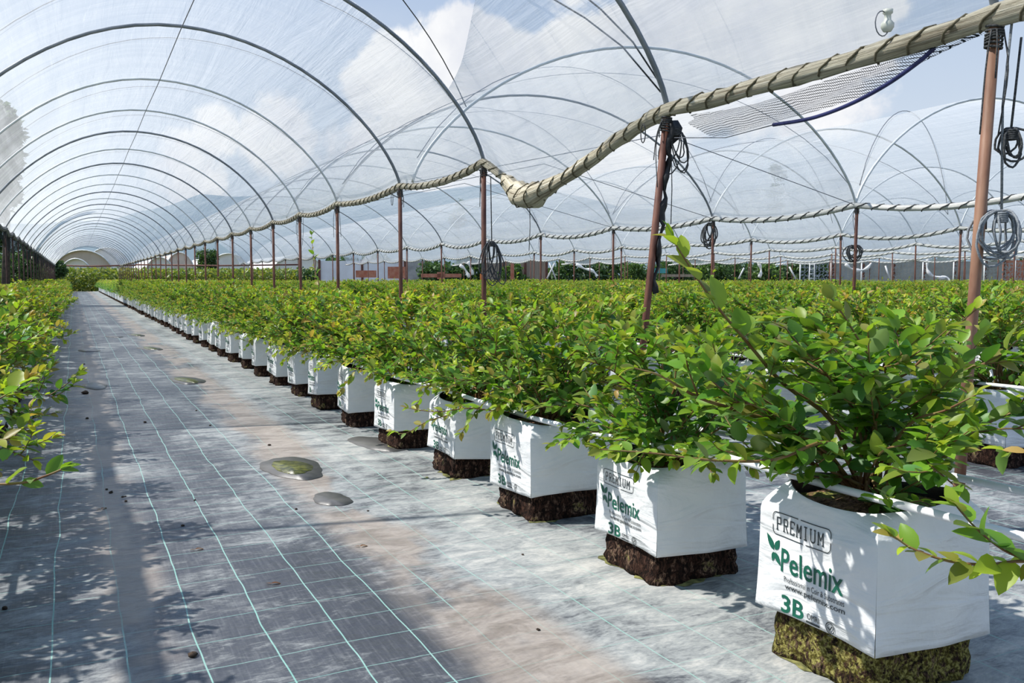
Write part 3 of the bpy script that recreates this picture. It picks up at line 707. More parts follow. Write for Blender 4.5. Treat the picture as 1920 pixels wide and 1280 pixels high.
hero_branch(HL, [l0, at_d(-140, 880, 1.5), at_d(-40, 905, 1.48), at_d(40, 905, 1.47), at_d(85, 892, 1.46), at_d(115, 880, 1.46)], seed=51, size=.052, spacing=.03, start=.5, r0=.003, tipn=.3, outw=1.0)
hero_branch(HL, [l0, at_d(-120, 830, 1.7), at_d(-40, 830, 1.7), at_d(18, 822, 1.7)], seed=52, size=.045, spacing=.02, start=.5, r0=.002, tipn=1.0)
H3 = hero.get((1, 3)) or H0
c3 = Vector((H3.location.x, H3.location.y, .44))
hero_branch(H3, [c3, at_d(960, 770, 3.9), at_d(880, 765, 3.75), at_d(820, 772, 3.7), at_d(765, 765, 3.7)], seed=61, size=.055, spacing=.022, start=.3, r0=.004, outw=1.0)
H4 = hero.get((1, 4)) or H0
c4_ = Vector((H4.location.x, H4.location.y, .44))
hero_branch(H4, [c4_, at_d(860, 760, 4.5), at_d(800, 790, 4.4), at_d(760, 812, 4.4), at_d(735, 808, 4.4)], seed=62, size=.055, spacing=.02, start=.35, r0=.004, outw=1.0)
H9 = hero.get((1, 9)) or H0
p9 = at_d(588, 620, 9.3)
hero_branch(H9, [Vector((H9.location.x, H9.location.y, .45)), at_X(592, 560, H9.location.x), at_X(589, 500, H9.location.x), at_X(584, 440, H9.location.x)], seed=63, size=.075, spacing=.045, start=.3, r0=.006)

# ------------------------------------------------------------------ drip pipes along the rows
for X, z, lab in ((1.692, .484, 'white irrigation pipe lying over the aisle side of the nearest row of bags'), (2.080, .480, 'white irrigation pipe lying over the far side of the nearest row of bags')):
    mb = MB(); pts = [(X+.006*math.sin(y*2.1), y, z-.062*(1-math.exp(-max(0, y-1.95)*2.2))+.006*math.sin(y*3.3)) for y in np.arange(.3, 73, .42)]
    mb.tube(pts, .0105, 8); tag(mb.build('irrigation_pipe', M['white_pipe']), lab, 'pipe', 'irrigation pipes')
for X, lab in ((4.40, 'white irrigation pipe on the bags of the second row right of the aisle'), (-.50, 'white irrigation pipe on the bags of the row left of the aisle')):
    mb = MB(); mb.tube([(X, y, .43+.004*math.sin(y*3)) for y in np.arange(.9, 73, .5)], .0105, 6); tag(mb.build('irrigation_pipe', M['white_pipe']), lab, 'pipe', 'irrigation pipes')

# ------------------------------------------------------------------ tunnels
H = 2.0
PY1 = [2.27, 4.36, 6.99, 9.17, 11.72, 13.91, 15.97, 18.18]
while PY1[-1] < 73: PY1.append(PY1[-1]+2.28)
PY2 = [2.8, 5.8]+[8.77+3.02*i for i in range(22)]
def prof(x, a, b, lo=.714):   # height of the hoop above the posts at offset x from the middle
    q = max(0.0, 1-(x/a)**2); return b*q**(lo)
def hoop_pts(xl, xr, b, asym=False, n=34):
    c, a = (xl+xr)/2, (xr-xl)/2; P = []
    for i in range(n+1):
        th = PI-PI*i/n; x = a*math.cos(th); P.append((c+x, 0, H+prof(x, a, b, .85 if (asym and x < 0) else .714)))
    return P
tun = [(-1.2, 3.2, 1.42, True), (3.2, 9.6, 1.72, False)]+[(9.6+6.2*i, 15.8+6.2*i, 1.70, False) for i in range(5)]
rg = np.random.default_rng(5)
def hoop_mesh(t, r=.0165):
    mb = MB(); mb.tube(hoop_pts(*t), r, 8); return mb
# sagging gutter along each post line
SAG = {}
def gutter_pts(X, PY, sag, step=12, lift=0.0, key=None, y0=None):
    r_ = np.random.default_rng(int(X*10)+200); P = []; R = []
    for i in range(len(PY)-1):
        a, b = PY[i], PY[i+1]; s = sag*r_.uniform(.6, 1.3)
        if key == 'main' and i == 0: s = .012
        for k in range(step):
            t = k/step; z = H+lift-s*4*t*(1-t)
            P.append([X, a+(b-a)*t, z]); R.append(1.0)
    P.append([X, PY[-1], H+lift]); R.append(1.0); return P, R
def wrap_mesh(P, R, r, pitch, rope, mat_, rings=True):
    mb = MB(); L = 0; out = []; ph = 0; step = pitch/9
    for i in range(1, len(P)):
        a, b = Vector(P[i-1]), Vector(P[i]); seg = (b-a).length; n = max(1, int(seg/step)); d = (b-a).normalized()
        sv = d.cross(Vector((0, 0, 1))).normalized(); u = sv.cross(d)
        for k in range(n):
            t = k/n; c = a.lerp(b, t); q = r*(R[i-1]*(1-t)+R[i]*t)*1.07; w = 2*PI*(L+seg*t)/pitch
            w += .8*math.sin(w)       # bunches into near-rings
            out.append(c+sv*q*math.cos(w)+u*q*math.sin(w))
        L += seg
    mb.tube(out, rope, 5, cap=False); return mb
# line 1 (right of the aisle), with the low belly between the second and third post
P1, R1 = gutter_pts(3.2, PY1, .075, key='main')
belly = [(4.32, 2.0, 1), (4.6, 1.965, 1.0), (4.92, 1.89, 1.0), (5.3, 1.79, 1.0), (5.71, 1.70, 1.15), (5.95, 1.66, 1.8), (6.14, 1.64, 2.3), (6.32, 1.68, 2.1), (6.48, 1.77, 1.5), (6.64, 1.85, 1.2), (6.82, 1.93, 1.0)]
bs = cat_pts([(q[0], q[1], q[2]) for q in belly], 3)
P1 = [[3.2, 1.2, 2.02], [3.2, 1.7, 2.01]]+P1[:12]+[[3.2, v.x, v.y] for v in bs]+P1[24:]
R1 = [1, 1]+R1[:12]+[v.z for v in bs]+R1[24:]
RR1 = [.043*q*(1+.08*math.sin(i*1.7)) if i < 40 else .033 for i, q in enumerate(R1)]
mb = MB(); mb.tube(P1, RR1, 14, vscale=.6, lump=.10)
g1 = mb.build('rolled_film_gutter', M['roll']); tag(g1, 'long beige rolled film gutter tied along the posts right of the aisle', 'gutter', 'rolled film gutters')
w1 = wrap_mesh(P1, [q/.043 for q in RR1], .043, .165, .0055, None).build('rope_wrap', M['rope_olive'], g1); w1['label'] = 'olive rope wound around the rolled film'
Yg = np.array([p[1] for p in P1]); Zg = np.array([p[2] for p in P1])
def sag1(y): return float(np.interp(y, Yg, Zg))-H
PL, RL = gutter_pts(-1.2, PY1, .07)
mb = MB(); mb.tube(PL, .045, 10, vscale=.6, lump=.10)
gl_ = mb.build('rolled_net_gutter', M['roll_dark']); tag(gl_, 'dark rolled net gutter along the posts left of the aisle', 'gutter', 'rolled film gutters')
wrap_mesh(PL, [1]*len(PL), .046, .3, .006, None).build('rope_wrap', M['rope_dark'], gl_)
lines = {}
gl_names = ['first', 'second', 'third', 'fourth', 'fifth', 'sixth', 'seventh']
for li in range(1, 7):
    X = tun[li][1]; P, R = gutter_pts(X, PY2 if li > 1 else PY2, .13, 8); P = [p for p in P if proj(p)[0] < 2100 and proj(p)[2] < 57]
    mb = MB(); mb.tube(P, .040 if li < 3 else .045, 8, vscale=.6, lump=.05)
    go = mb.build('rolled_film_gutter', M['roll_white']); tag(go, 'pale rolled film gutter on the %s post line beyond the one right of the aisle' % gl_names[li-1], 'gutter', 'rolled film gutters')
    wrap_mesh(P, [1]*len(P), .042, .26, .008, None).build('rope_wrap', M['rope_dark'], go)
    lines[li] = P
# film covers
def film(t, ys, sagf_r, sagf_l, name, label, y_edge=None, nt=44, hoopsY=None):
    xl, xr, b, asym = t; hp_ = np.array([(p[0], p[2]) for p in hoop_pts(*t, n=nt)]); V = []; UV = []; E = []
    arc_ = np.concatenate([[0], np.cumsum(np.linalg.norm(np.diff(hp_, axis=0), axis=1))]); c = (xl+xr)/2; a = (xr-xl)/2
    hy = np.array(hoopsY)
    for j, y in enumerate(ys):
        dn = np.abs(hy-y).min(); slack = min(dn/1.1, 1)
        for i, (x, z) in enumerate(hp_):
            q = abs(x-c)/a; w = max(0, (q-.55)/.45)**1.5; s = sagf_r(y) if x > c else sagf_l(y)
            belly_ = -.035*slack*(1+.5*math.sin(i*.7+y))*math.sin(PI*i/nt)**.5
            nx = (x-c)/a; V.append((x+nx*(.020+belly_*.6), y, z+.022*(1-q)+s*w+belly_*.5)); UV.append((arc_[i], y))
            e = math.exp(-min(arc_[i], arc_[-1]-arc_[i])/.28)
            if y_edge is not None: e = max(e, math.exp(-abs(y-y_edge)/.07)*.8)
            E.append(e)
    n = nt+1; f = [(j*n+i, j*n+i+1, (j+1)*n+i+1, (j+1)*n+i) for j in range(len(ys)-1) for i in range(nt)]
    mb = MB(); mb.add(V, f, 0, UV); me = mb.mesh(name, M['film'])
    at = me.attributes.new('edge', 'FLOAT', 'POINT'); at.data.foreach_set('value', E)
    o = link(name, me); tag(o, label, 'plastic film', 'clear film covers of the tunnels'); return o
def sag_line(li):
    P = lines[li]; y = np.array([p[1] for p in P]); z = np.array([p[2] for p in P]); return lambda v: float(np.interp(v, y, z))-H
yl = np.array([p[1] for p in PL]); zl = np.array([p[2] for p in PL])
film(tun[0], np.arange(6.97, 73, .36), sag1, lambda v: float(np.interp(v, yl, zl))-H, 'tunnel_film', 'clear plastic film arched over the aisle tunnel from the third hoop back', hoopsY=PY1, y_edge=6.97)
# front sheet of the aisle tunnel, pulled back towards its right-hand side
def front_sheet():
    t = tun[0]; nt = 44; hp_ = np.array([(p[0], p[2]) for p in hoop_pts(*t, n=nt)]); arc_ = np.concatenate([[0], np.cumsum(np.linalg.norm(np.diff(hp_, axis=0), axis=1))])
    V = []; UV = []; E = []; ys = np.arange(1.2, 7.01, .12); c, a = 1.0, 2.2
    i0 = 29; n = nt+1-i0
    for y in ys:
        k = np.clip((y-4.3)/2.67, 0, 1)      # the upper edge comes down towards the third hoop
        for i in range(n):
            s = i/(n-1); lo = i0+k**1.0*7; idx = lo+(nt-lo)*s; x = np.interp(idx, range(nt+1), hp_[:, 0]); z = np.interp(idx, range(nt+1), hp_[:, 1]); al = np.interp(idx, range(nt+1), arc_)
            q = abs(x-c)/a; w = max(0, (q-.55)/.45)**1.5; V.append((x+.02*(x-c)/a, y, z+.02*(1-q)+sag1(y)*w)); UV.append((al, y))
            E.append(math.exp(-(arc_[-1]-al)/.3)+.5*math.exp(-s/.03)*(1 if k > 0 else 0))
    f = [(j*n+i, j*n+i+1, (j+1)*n+i+1, (j+1)*n+i) for j in range(len(ys)-1) for i in range(n-1)]
    mb = MB(); mb.add(V, f, 0, UV); me = mb.mesh('tunnel_film', M['film']); at = me.attributes.new('edge', 'FLOAT', 'POINT'); at.data.foreach_set('value', E)
    tag(link('tunnel_film', me), 'loose clear film sheet above the gutter at the right front, pulled back', 'plastic film', 'clear film covers of the tunnels')
front_sheet()
def ymax(li): return (57-.446*tun[li][1])/.895
film(tun[1], np.arange(8.77, ymax(1), .5), sag_line(1), sag1, 'tunnel_film', 'clear plastic film over the second tunnel, right of the aisle tunnel', hoopsY=PY2, y_edge=8.77)
tl = ['third', 'fourth', 'fifth', 'sixth', 'seventh']
for i in range(2, 7):
    film(tun[i], np.arange(8.77 if i == 2 else PY2[4 if i < 4 else 6], ymax(i), .6), sag_line(i), sag_line(i-1), 'tunnel_film', 'clear plastic film over the %s tunnel counted from the left' % tl[i-2], hoopsY=PY2, nt=32, y_edge=8.77)
# hoops
hm = [hoop_mesh(t).mesh('tunnel_hoop', M['galv'] if i == 0 else M['galv_light']) for i, t in enumerate(tun)]
hm1l = hoop_mesh(tun[0], .0135).mesh('tunnel_hoop', M['galv_light'])  # faintness of hoops seen through film is painted as paler steel
hm_dark = hoop_mesh(tun[1]).mesh('tunnel_hoop', M['galv'])
for i, y in enumerate(PY1):
    o = link('tunnel_hoop', hm1l if i in (4, 5, 7, 9, 10, 12, 14, 15, 17, 19, 21, 22) else hm[0]); o.location = (0, y, 0)
    if i < 8: tag(o, 'grey steel hoop arched over the aisle, %s from the front' % ORD[i], 'hoop', 'steel hoops over the aisle')
    else: tag(o, 'small grey steel hoop far down the aisle tunnel', 'hoop', 'distant steel hoops over the aisle')
for ti in range(1, 7):
    c = (tun[ti][0]+tun[ti][1])/2; n = 0
    for i, y in enumerate(PY2):
        xs_ = [proj((px, y, pz)) for px, pz in ((tun[ti][0], H), (c, H+1.7), (tun[ti][1], H))]
        if not any(0 < q[0] < 1920 and q[2] > .5 for q in xs_): continue
        if (ti == 1 and y < 8) or y > ymax(ti): continue
        o = link('tunnel_hoop', hm_dark if (ti == 1 and i % 2) else hm[ti]); o.location = (0, y, 0); n += 1
        if ti < 3 and n < 5: tag(o, 'steel hoop of the %s tunnel from the left, %s from the front' % (['second', 'third'][ti-1], ORD[n-1]), 'hoop', 'front hoops of the %s tunnel' % ['second', 'third'][ti-1])
        else: tag(o, 'faint steel hoop behind film in the %s tunnel from the left' % (['second']+tl)[ti-1], 'hoop', 'distant hoops of the %s tunnel' % (['second']+tl)[ti-1])
# posts
def post_mesh(name, mt, r=.022, z=H+.02):
    mb = MB(); mb.tube([(0, 0, -.01), (0, 0, z*.5), (0, 0, z)], r, 12); return mb.mesh(name, mt)
def lash_mesh(seed, r=.031, mt='rope_dark', dangling=3, h=H):
    rr = np.random.default_rng(seed); mb = MB()
    for k in range(7):
        z = h-.035-.013*k; mb.tube([(r*math.cos(a), r*math.sin(a), z+.004*math.sin(a+k)) for a in [2*PI*j/10 for j in range(11)]], .0048, 5, cap=False)
    for k in range(dangling):
        a = rr.uniform(0, 6.28); x, y = .032*math.cos(a), .032*math.sin(a); L = rr.uniform(.10, .42)
        mb.tube(cat_pts([(x, y, h-.05), (x*1.8, y*1.8, h-.05-L*.4), (x*1.3+rr.normal(0, .02), y*1.3+rr.normal(0, .02), h-.05-L)], 4), .0032, 5)
    return mb.mesh('rope_lashing', M[mt])
pm = post_mesh('post', M['rust']); pml = post_mesh('post', simple('dark_rusty_pipe', (.035, .018, .014), (.07, .035, .028), 14, .7)); pm1 = post_mesh('post', M['rust_tan'], .0215); lm = [lash_mesh(i) for i in range(4)]
def post(x, y, lab, grp, me, k, lean=(0, 0), lash=True, thin=1):
    o = link('steel_post', me); o.location = (x, y, 0); o.rotation_euler = (lean[0], lean[1], rg.uniform(0, 6)*0)
    o.scale = (thin, thin, 1)
    tag(o, lab, 'post', grp)
    if lash: link('rope_lashing', lm[k % 4], o)
    return o
for i, y in enumerate(PY1):
    if i == 0: post(3.128, y+.036, 'thick reddish brown rusty post, nearest one at the right edge of the view', 'rusty posts right of the aisle', pm1, 0, lean=(.018, .036))
    elif i == 1: post(3.034, y+.082, 'leaning rusty post wrapped in black netting, second from the front', 'rusty posts right of the aisle', pm, 1, lean=(.041, .083))
    elif i < 9: post(3.2, y, 'rusty post right of the aisle, %s from the front' % ORD[i], 'rusty posts right of the aisle', pm, i)
    else: post(3.2, y, 'small rusty post far down the line right of the aisle', 'distant posts right of the aisle', pm, i)
    p = proj((-1.2, y, 1.5))
    if p[0] > -30: post(-1.2, y, 'small dark rusty post in the line left of the aisle', 'posts left of the aisle', pml, i, thin=.8)
for li in range(1, 7):
    X = tun[li][1]; n = 0
    for i, y in enumerate(PY2):
        p = proj((X, y, 1.5))
        if not (0 < p[0] < 1920) or p[2] > 57.5: continue
        n += 1
        if li == 1 and n < 6: lab = 'rusty post on the second post line, %s from the right' % ORD[n-1]
        else: lab = 'small distant rusty post on the %s line beyond the near post line' % gl_names[li-1]
        post(X, y, lab, 'posts on the %s line beyond the near post line' % gl_names[li-1], pm, i, lash=li < 3, lean=(rg.normal(0, .008), rg.normal(0, .008)))
# netting bundled on the leaning post
mb = MB(); pts = []
for k in range(26):
    t = k/25; z = 1.93-1.02*t; pts.append((3.034+.083*z+.030+.010*math.sin(k*1.3), 4.442-.041*z-.016+.010*math.cos(k*1.9), z))
mb.tube(pts, [.014+.007*math.sin(k*1.1)+.016*(k < 5) for k in range(26)], 10, lump=.35)
tag(mb.build('bundled_net', M['black']), 'black netting bundled down the leaning rusty post', 'netting')
# insect net under the gutter between the first two posts, navy tube, wire
navy = [at_X(x, y, 3.22) for x, y in ((1450, 234), (1520, 222), (1590, 197), (1660, 160), (1720, 118), (1752, 90))]
mb = MB(); mb.tube(cat_pts(navy, 6), .0095, 10); tag(mb.build('navy_tube', M['blue_pole']), 'dark navy tube sloping under the near gutter', 'tube')
mb = MB(); mb.tube([Vector((3.21, 4.3, 1.83)), at_X(1360, 258, 3.21), navy[0]], .003, 5); tag(mb.build('guy_wire', M['wire']), 'dark wire from the leaning post to the end of the navy tube', 'wire')
top = [(1292, 215), (1350, 205), (1430, 190), (1520, 165), (1600, 135), (1680, 105), (1750, 80), (1850, 55)]; bot = [(1300, 238), (1330, 255), (1400, 245), (1470, 228), (1560, 200), (1640, 165), (1700, 130), (1830, 66)]
V = []; UV = []
tp = cat_pts([at_X(x, y, 3.225) for x, y in top], 5); bp = cat_pts([at_X(x, y, 3.225) for x, y in bot], 5)
for i, (a, b) in enumerate(zip(tp, bp)):
    for j in range(9): p = a.lerp(b, j/8); V.append((p.x+.03*math.sin(j*.8+i*.3), p.y, p.z)); UV.append((p.y, p.z))
mb = MB(); mb.add(V, [(i*9+j, i*9+j+1, (i+1)*9+j+1, (i+1)*9+j) for i in range(len(tp)-1) for j in range(8)], 0, UV)
tag(mb.build('insect_net', M['net']), 'fine dark insect net drooping under the near gutter', 'netting')
# shade net hanging on the left post line
V = []; UV = []; ys = np.arange(7, 73, .4)
for i, y in enumerate(ys):
    for j in range(5): V.append((-1.22-.04*math.sin(y*1.7+j), y, H-.02-(.34+.10*math.sin(y*.9))*j/4)); UV.append((y, j*.1))
mb = MB(); mb.add(V, [(i*5+j, i*5+j+1, (i+1)*5+j+1, (i+1)*5+j) for i in range(len(ys)-1) for j in range(4)], 0, UV)
tag(mb.build('shade_net', M['net_dense']), 'dark shade net hanging below the gutter left of the aisle', 'netting')
# wires
def wire(pts, lab, r=.004, mt='wire', cat='wire', name='tie_wire', grp=None):
    mb = MB(); mb.tube(pts, r, 5); return tag(mb.build(name, M[mt]), lab, cat, grp)
def on1(x, y, up=.03):
    return Vector((x, y, H+up+prof(x-1, 2.2, 1.42, .85 if x < 1 else .714)))
wire([on1(1.0, y, -.03-.02*(i % 2)) for i, y in enumerate([4.32]+PY1[2:])], 'thin ridge wire joining the hoop tops over the aisle', .005, name='ridge_wire')
def sling(a, b, n=14, f=on1): return [f(a[0]+(b[0]-a[0])*i/n, a[1]+(b[1]-a[1])*i/n) for i in range(n+1)]
wire(sling((3.18, 4.4), (1.0, 6.97)), 'upper dark rope crossing the sky down to the leaning post', .0055, 'rope_dark', 'rope', 'film_rope')
wire(sling((3.18, 4.36), (1.0, 5.9)), 'lower dark rope crossing the sky down to the leaning post', .0055, 'rope_dark', 'rope', 'film_rope')
wire(sling((1.0, 5.6), (3.0, 6.9)), 'dark rope running from top centre down to the third hoop', .0045, 'rope_dark', 'rope', 'film_rope')
for k in range(2, 9):
    wire(sling((3.18, PY1[k]), (-.9, PY1[k]+1.1 if k+1 < len(PY1) else 1), 22), 'thin rope slung slantwise over the aisle film behind the %s hoop' % ORD[k], .0035, 'wire', 'rope', 'film_rope', 'film ropes over the aisle tunnel')
def on2(x, y): return Vector((x, y, H+.04+prof(x-6.4, 3.2, 1.72)))
for k, (a, b) in enumerate((((9.5, 8.8), (3.3, 11.8)), ((9.5, 11.8), (3.3, 14.8)), ((9.5, 14.8), (3.3, 11.8)), ((9.5, 17.8), (3.3, 14.8)), ((9.5, 17.9), (3.3, 20.8)), ((9.5, 11.7), (3.3, 8.9)))):
    wire(sling(a, b, 22, on2), 'thin rope slung across the second tunnel film, %s from the front' % ORD[k], .005, 'wire', 'rope', 'film_rope', 'film ropes over the second tunnel')
def on3(x, y): return Vector((x, y, H+.04+prof(x-12.7, 3.1, 1.70)))
for k, (a, b) in enumerate((((15.7, 12), (9.7, 15)), ((9.7, 8.8), (15.7, 12)), ((9.7, 12), (15.7, 15)), ((9.7, 15), (15.7, 18)))):
    wire(sling(a, b, 22, on3), 'thin rope slung across the third tunnel film, %s from the front' % ORD[k], .006, 'wire', 'rope', 'film_rope', 'film ropes over the third tunnel')
# straight cross wires under the films
for k, y in enumerate((8.77, 11.79, 14.81)):
    wire([(3.2, y, 2.0), (6.4, y, 2.72), (9.6, y, 2.0)], 'straight brace wire under the second tunnel film at its %s hoop' % ORD[k], .005, name='brace_wire', grp='brace wires')
# hanging ropes and coils
def coil(c, R, n, r, lab, mt='rope_grey', seed=0, tall=1.6, up=None):
    rr = np.random.default_rng(seed); mb = MB()
    for k in range(n):
        q = R*rr.uniform(.7, 1.15); w = q*rr.uniform(.35, .6); a0 = rr.uniform(-.35, .35); yaw = -YAW+rr.normal(0, .5); P = []
        for j in range(17):
            a = 2*PI*j/16; x = w*math.sin(a); z = -q*tall*(1-math.cos(a))/2*1.0
            x, z = x*math.cos(a0)-z*math.sin(a0), x*math.sin(a0)+z*math.cos(a0)
            P.append((c[0]+x*math.cos(yaw), c[1]+x*math.sin(yaw)+rr.normal(0, .003), c[2]+z))
        mb.tube(P, r, 6, cap=False)
    for k in range(5):
        mb.tube([(c[0]+.022*math.cos(a), c[1]+.022*math.sin(a), c[2]-.01-.008*k) for a in [2*PI*j/10 for j in range(11)]], r, 5, cap=False)
    if up: mb.tube([c]+list(up), r, 6)
    return tag(mb.build('rope_coil', M[mt]), lab, 'rope')
coil(at_d(1878, 395, 3.4), .17, 9, .0048, 'grey rope looped in a hanging coil at the right edge', seed=1, tall=1.2, up=[at_d(1880, 200, 3.4), Vector((3.2, 2.2, 2.0))])
coil(at_d(1896, 240, 3.4), .10, 5, .0045, 'knotted dark rope hanging above the grey coil at the right edge', 'rope_dark', seed=2, tall=1.4, up=[at_d(1915, 70, 3.4)])
coil(at_X(1266, 240, 3.24), .11, 6, .004, 'dark rope loops hanging beside the leaning post', 'rope_dark', seed=3, tall=2.2)
coil(at_X(1600, 460, 9.6), .20, 8, .008, 'dark rope coil hung on a middle distance post', 'rope_dark', seed=4, tall=1.0)
coil(at_X(922, 452, 3.24), .12, 9, .005, 'long dark rope coil hanging behind the third post', 'rope_dark', seed=5, tall=3.0, up=[at_X(920, 330, 3.24)])
coil(at_X(1331, 418, 9.6), .22, 10, .010, 'tangled dark rope hanging on a post left of centre right', 'rope_dark', seed=6, tall=1.8)
for x, y0, y1, X, lab in ((993, 378, 470, 3.2, 'thin dark cord hanging below the bulging gutter'), (1259, 290, 420, 3.22, 'thin cord hanging beside the leaning post'), (1850, 270, 430, 3.24, 'thin dark cord hanging beside the thick near post'), (568, 395, 460, 3.2, 'thin cord hanging behind the sixth post')):
    wire([at_X(x, y0, X), at_X(x+1, (y0+y1)/2, X), at_X(x-1, y1, X)], lab, .003, 'rope_dark', 'rope', 'hanging_rope')
for x, y, s, lab in ((1206, 248, .07, 'small dark cord loop under the near gutter left of the leaning post'), (735, 375, .09, 'small dark cord loop under the gutter left of the fourth post')):
    c = at_X(x, y-15, 3.16); mb = MB(); mb.tube([c+Vector((0, .35*s*math.sin(a), -s*(1-math.cos(a))/2*1.6)) for a in [2*PI*j/14 for j in range(15)]], .0035, 5, cap=False)
    tag(mb.build('cord_loop', M['rope_dark']), lab, 'rope')
# clouded plastic bulb caught on the film
mb = MB(); c = at_d(1664, 46, 3.6)
for k in range(9): pass
prof_ = [(0, -.03), (.016, -.028), (.026, -.012), (.026, .004), (.014, .018), (.013, .04), (.02, .045), (.02, .06), (0, .062)]
V = [(c.x+r*math.cos(2*PI*j/14), c.y+r*math.sin(2*PI*j/14), c.z+z) for r, z in prof_ for j in range(14)]
mb.add(V, [(i*14+j, i*14+(j+1) % 14, (i+1)*14+(j+1) % 14, (i+1)*14+j) for i in range(8) for j in range(14)])
bo = mb.build('plastic_bottle', M['bulb']); tag(bo, 'small cloudy plastic bottle tied under the film at top right', 'bottle')
mb = MB(); mb.tube([c+Vector((.05*math.sin(a)*.8-.03, 0, .05*math.cos(a))) for a in [2*PI*j/16 for j in range(17)]], .0025, 5, cap=False); mb.build('wire_ring', M['wire'], bo)

# ------------------------------------------------------------------ puddles, moss rims, litter
def blob(cx, cy, rx, ry, z, ph, n=44, rz=0, amp=.10):
    V = [(cx, cy, z)]
    for j in range(n):
        a = 2*PI*j/n; q = 1+amp*math.sin(2*a+ph)+amp*.7*math.sin(3*a+ph*2)+amp*.25*math.sin(9*a+ph*3); x, y = rx*q*math.cos(a), ry*q*math.sin(a)
        V.append((cx+x*math.cos(rz)-y*math.sin(rz), cy+x*math.sin(rz)+y*math.cos(rz), z))
    V += [(x, y, 0.0005) for x, y, _ in V[1:]]
    return V, [(0, 1+j, 1+(j+1) % n) for j in range(n)]+[(1+j, 1+n+j, 1+n+(j+1) % n, 1+(j+1) % n) for j in range(n)]
pud = [((548, 877), .150, .30, 1, 'mossy puddle with dark wet rim, nearest in the aisle'), ((350, 713), .13, .42, 1, 'mossy puddle, second along the aisle'), ((281, 653), .13, .42, 1, 'small mossy puddle, third along the aisle'), ((255, 628), .11, .45, 1, 'tiny mossy puddle, fourth along the aisle'),
       ((622, 936), .085, .125, 0, 'smooth grey wet patch just in front of the nearest puddle'), ((178, 724), .10, .30, 2, 'drying ring shaped puddle on the left of the aisle'), ((166, 657), .12, .35, 0, 'thin grey puddle on the far left of the aisle'), ((215, 463+168), .12, .3, 0, 'pale shallow puddle far up the aisle'), ((712, 832), .15, .26, 0, 'brown wet hollow beside the fifth grow bag')]
for i, ((x, y), rx, ry, k, lab) in enumerate(pud):
    p = at_Z(x, y, 0); t = empty('puddle', (p.x, p.y, 0)); tag(t, lab, 'puddle', 'puddles on the ground cloth')
    mb = MB(); mb.add(*blob(0, 0, rx, ry, .003, i*1.3, rz=.15)); mb.build('wet_rim', M['wet'] if k != 2 else M['silt'], t)
    if k == 1: mb = MB(); mb.add(*blob(0, .01, rx*.58, ry*.66, .006, i*2.1+1, rz=.15)); mb.build('mossy_water', M['algae'], t)
    if k == 2: mb = MB(); mb.add(*blob(0, .0, rx*.8, ry*.85, .006, i*2.1+1, rz=.15)); mb.build('dry_silt', simple('pale_silt', (.30, .30, .29), (.38, .38, .36), 9, .8), t)
for k in range(5):
    if (1, k) in hero:
        o = hero[(1, k)]; mb = MB(); n = 60; V = []; R_ = np.random.default_rng(k)
        for j in range(n):
            a = 2*PI*j/n; sx = math.cos(a); sy = math.sin(a); q = 1/max(abs(sx), abs(sy))
            ro = .182+.018*math.sin(3*a+k)+.009*math.sin(7*a+k*2)+.006*math.sin(15*a)+R_.normal(0, .005); ri_ = .15
            V += [(o.location.x+sx*q**.8*ri_, o.location.y+sy*q**.8*ri_, .006), (o.location.x+sx*q**.8*ro, o.location.y+sy*q**.8*ro, .0015)]
        mb.add(V, [(2*j, 2*j+1, (2*j+3) % (2*n), (2*j+2) % (2*n)) for j in range(n)])
        tag(mb.build('moss_stain', M['moss']), 'yellow-green moss stain on the cloth around the %s bag from the front' % ORD[k], 'moss', 'moss stains')
def clod(x, y, s, seed, mt='dirtclod', flat=.5):
    p = at_Z(x, y, 0); rr = np.random.default_rng(seed); V = []; n = 8
    for r in range(5):
        th = PI*r/4
        for j in range(n):
            a = 2*PI*j/n; q = s*(1+rr.normal(0, .18)); V.append((p.x+q*math.sin(th)*math.cos(a), p.y+q*1.3*math.sin(th)*math.sin(a), max(.0008, s*flat*.8+q*flat*math.cos(th))))
    mb = MB(); mb.add(V, [(r*n+j, r*n+(j+1) % n, (r+1)*n+(j+1) % n, (r+1)*n+j) for r in range(4) for j in range(n)]); return mb.build('soil_clod', M[mt])
cl_ = [(343, 986, .008, 'small brown clod on the cloth with a pale top'), (230, 932, .007, None), (236, 940, .007, None), (208, 924, .010, None), (200, 918, .007, None), (365, 938, .006, None), (361, 1230, .012, 'dark clod near the bottom of the aisle'), (9, 1142, .010, 'dark clod on a pale patch at the left edge'), (235, 931, .005, None), (272, 792, .011, None), (394, 798, .009, None), (368, 770, .008, None), (505, 835, .010, None), (160, 738, .03, None), (158, 683, .012, None), (163, 785, .012, None), (1009, 1181, .006, None), (690, 958, .005, None), (555, 955, .006, None), (980, 1040, .005, None)]
for i, (x, y, s, lab) in enumerate(cl_):
    o = clod(x, y, s, i); tag(o, lab or 'tiny dark crumb of soil lying on the grey ground cloth', 'clod', 'soil crumbs on the ground cloth')
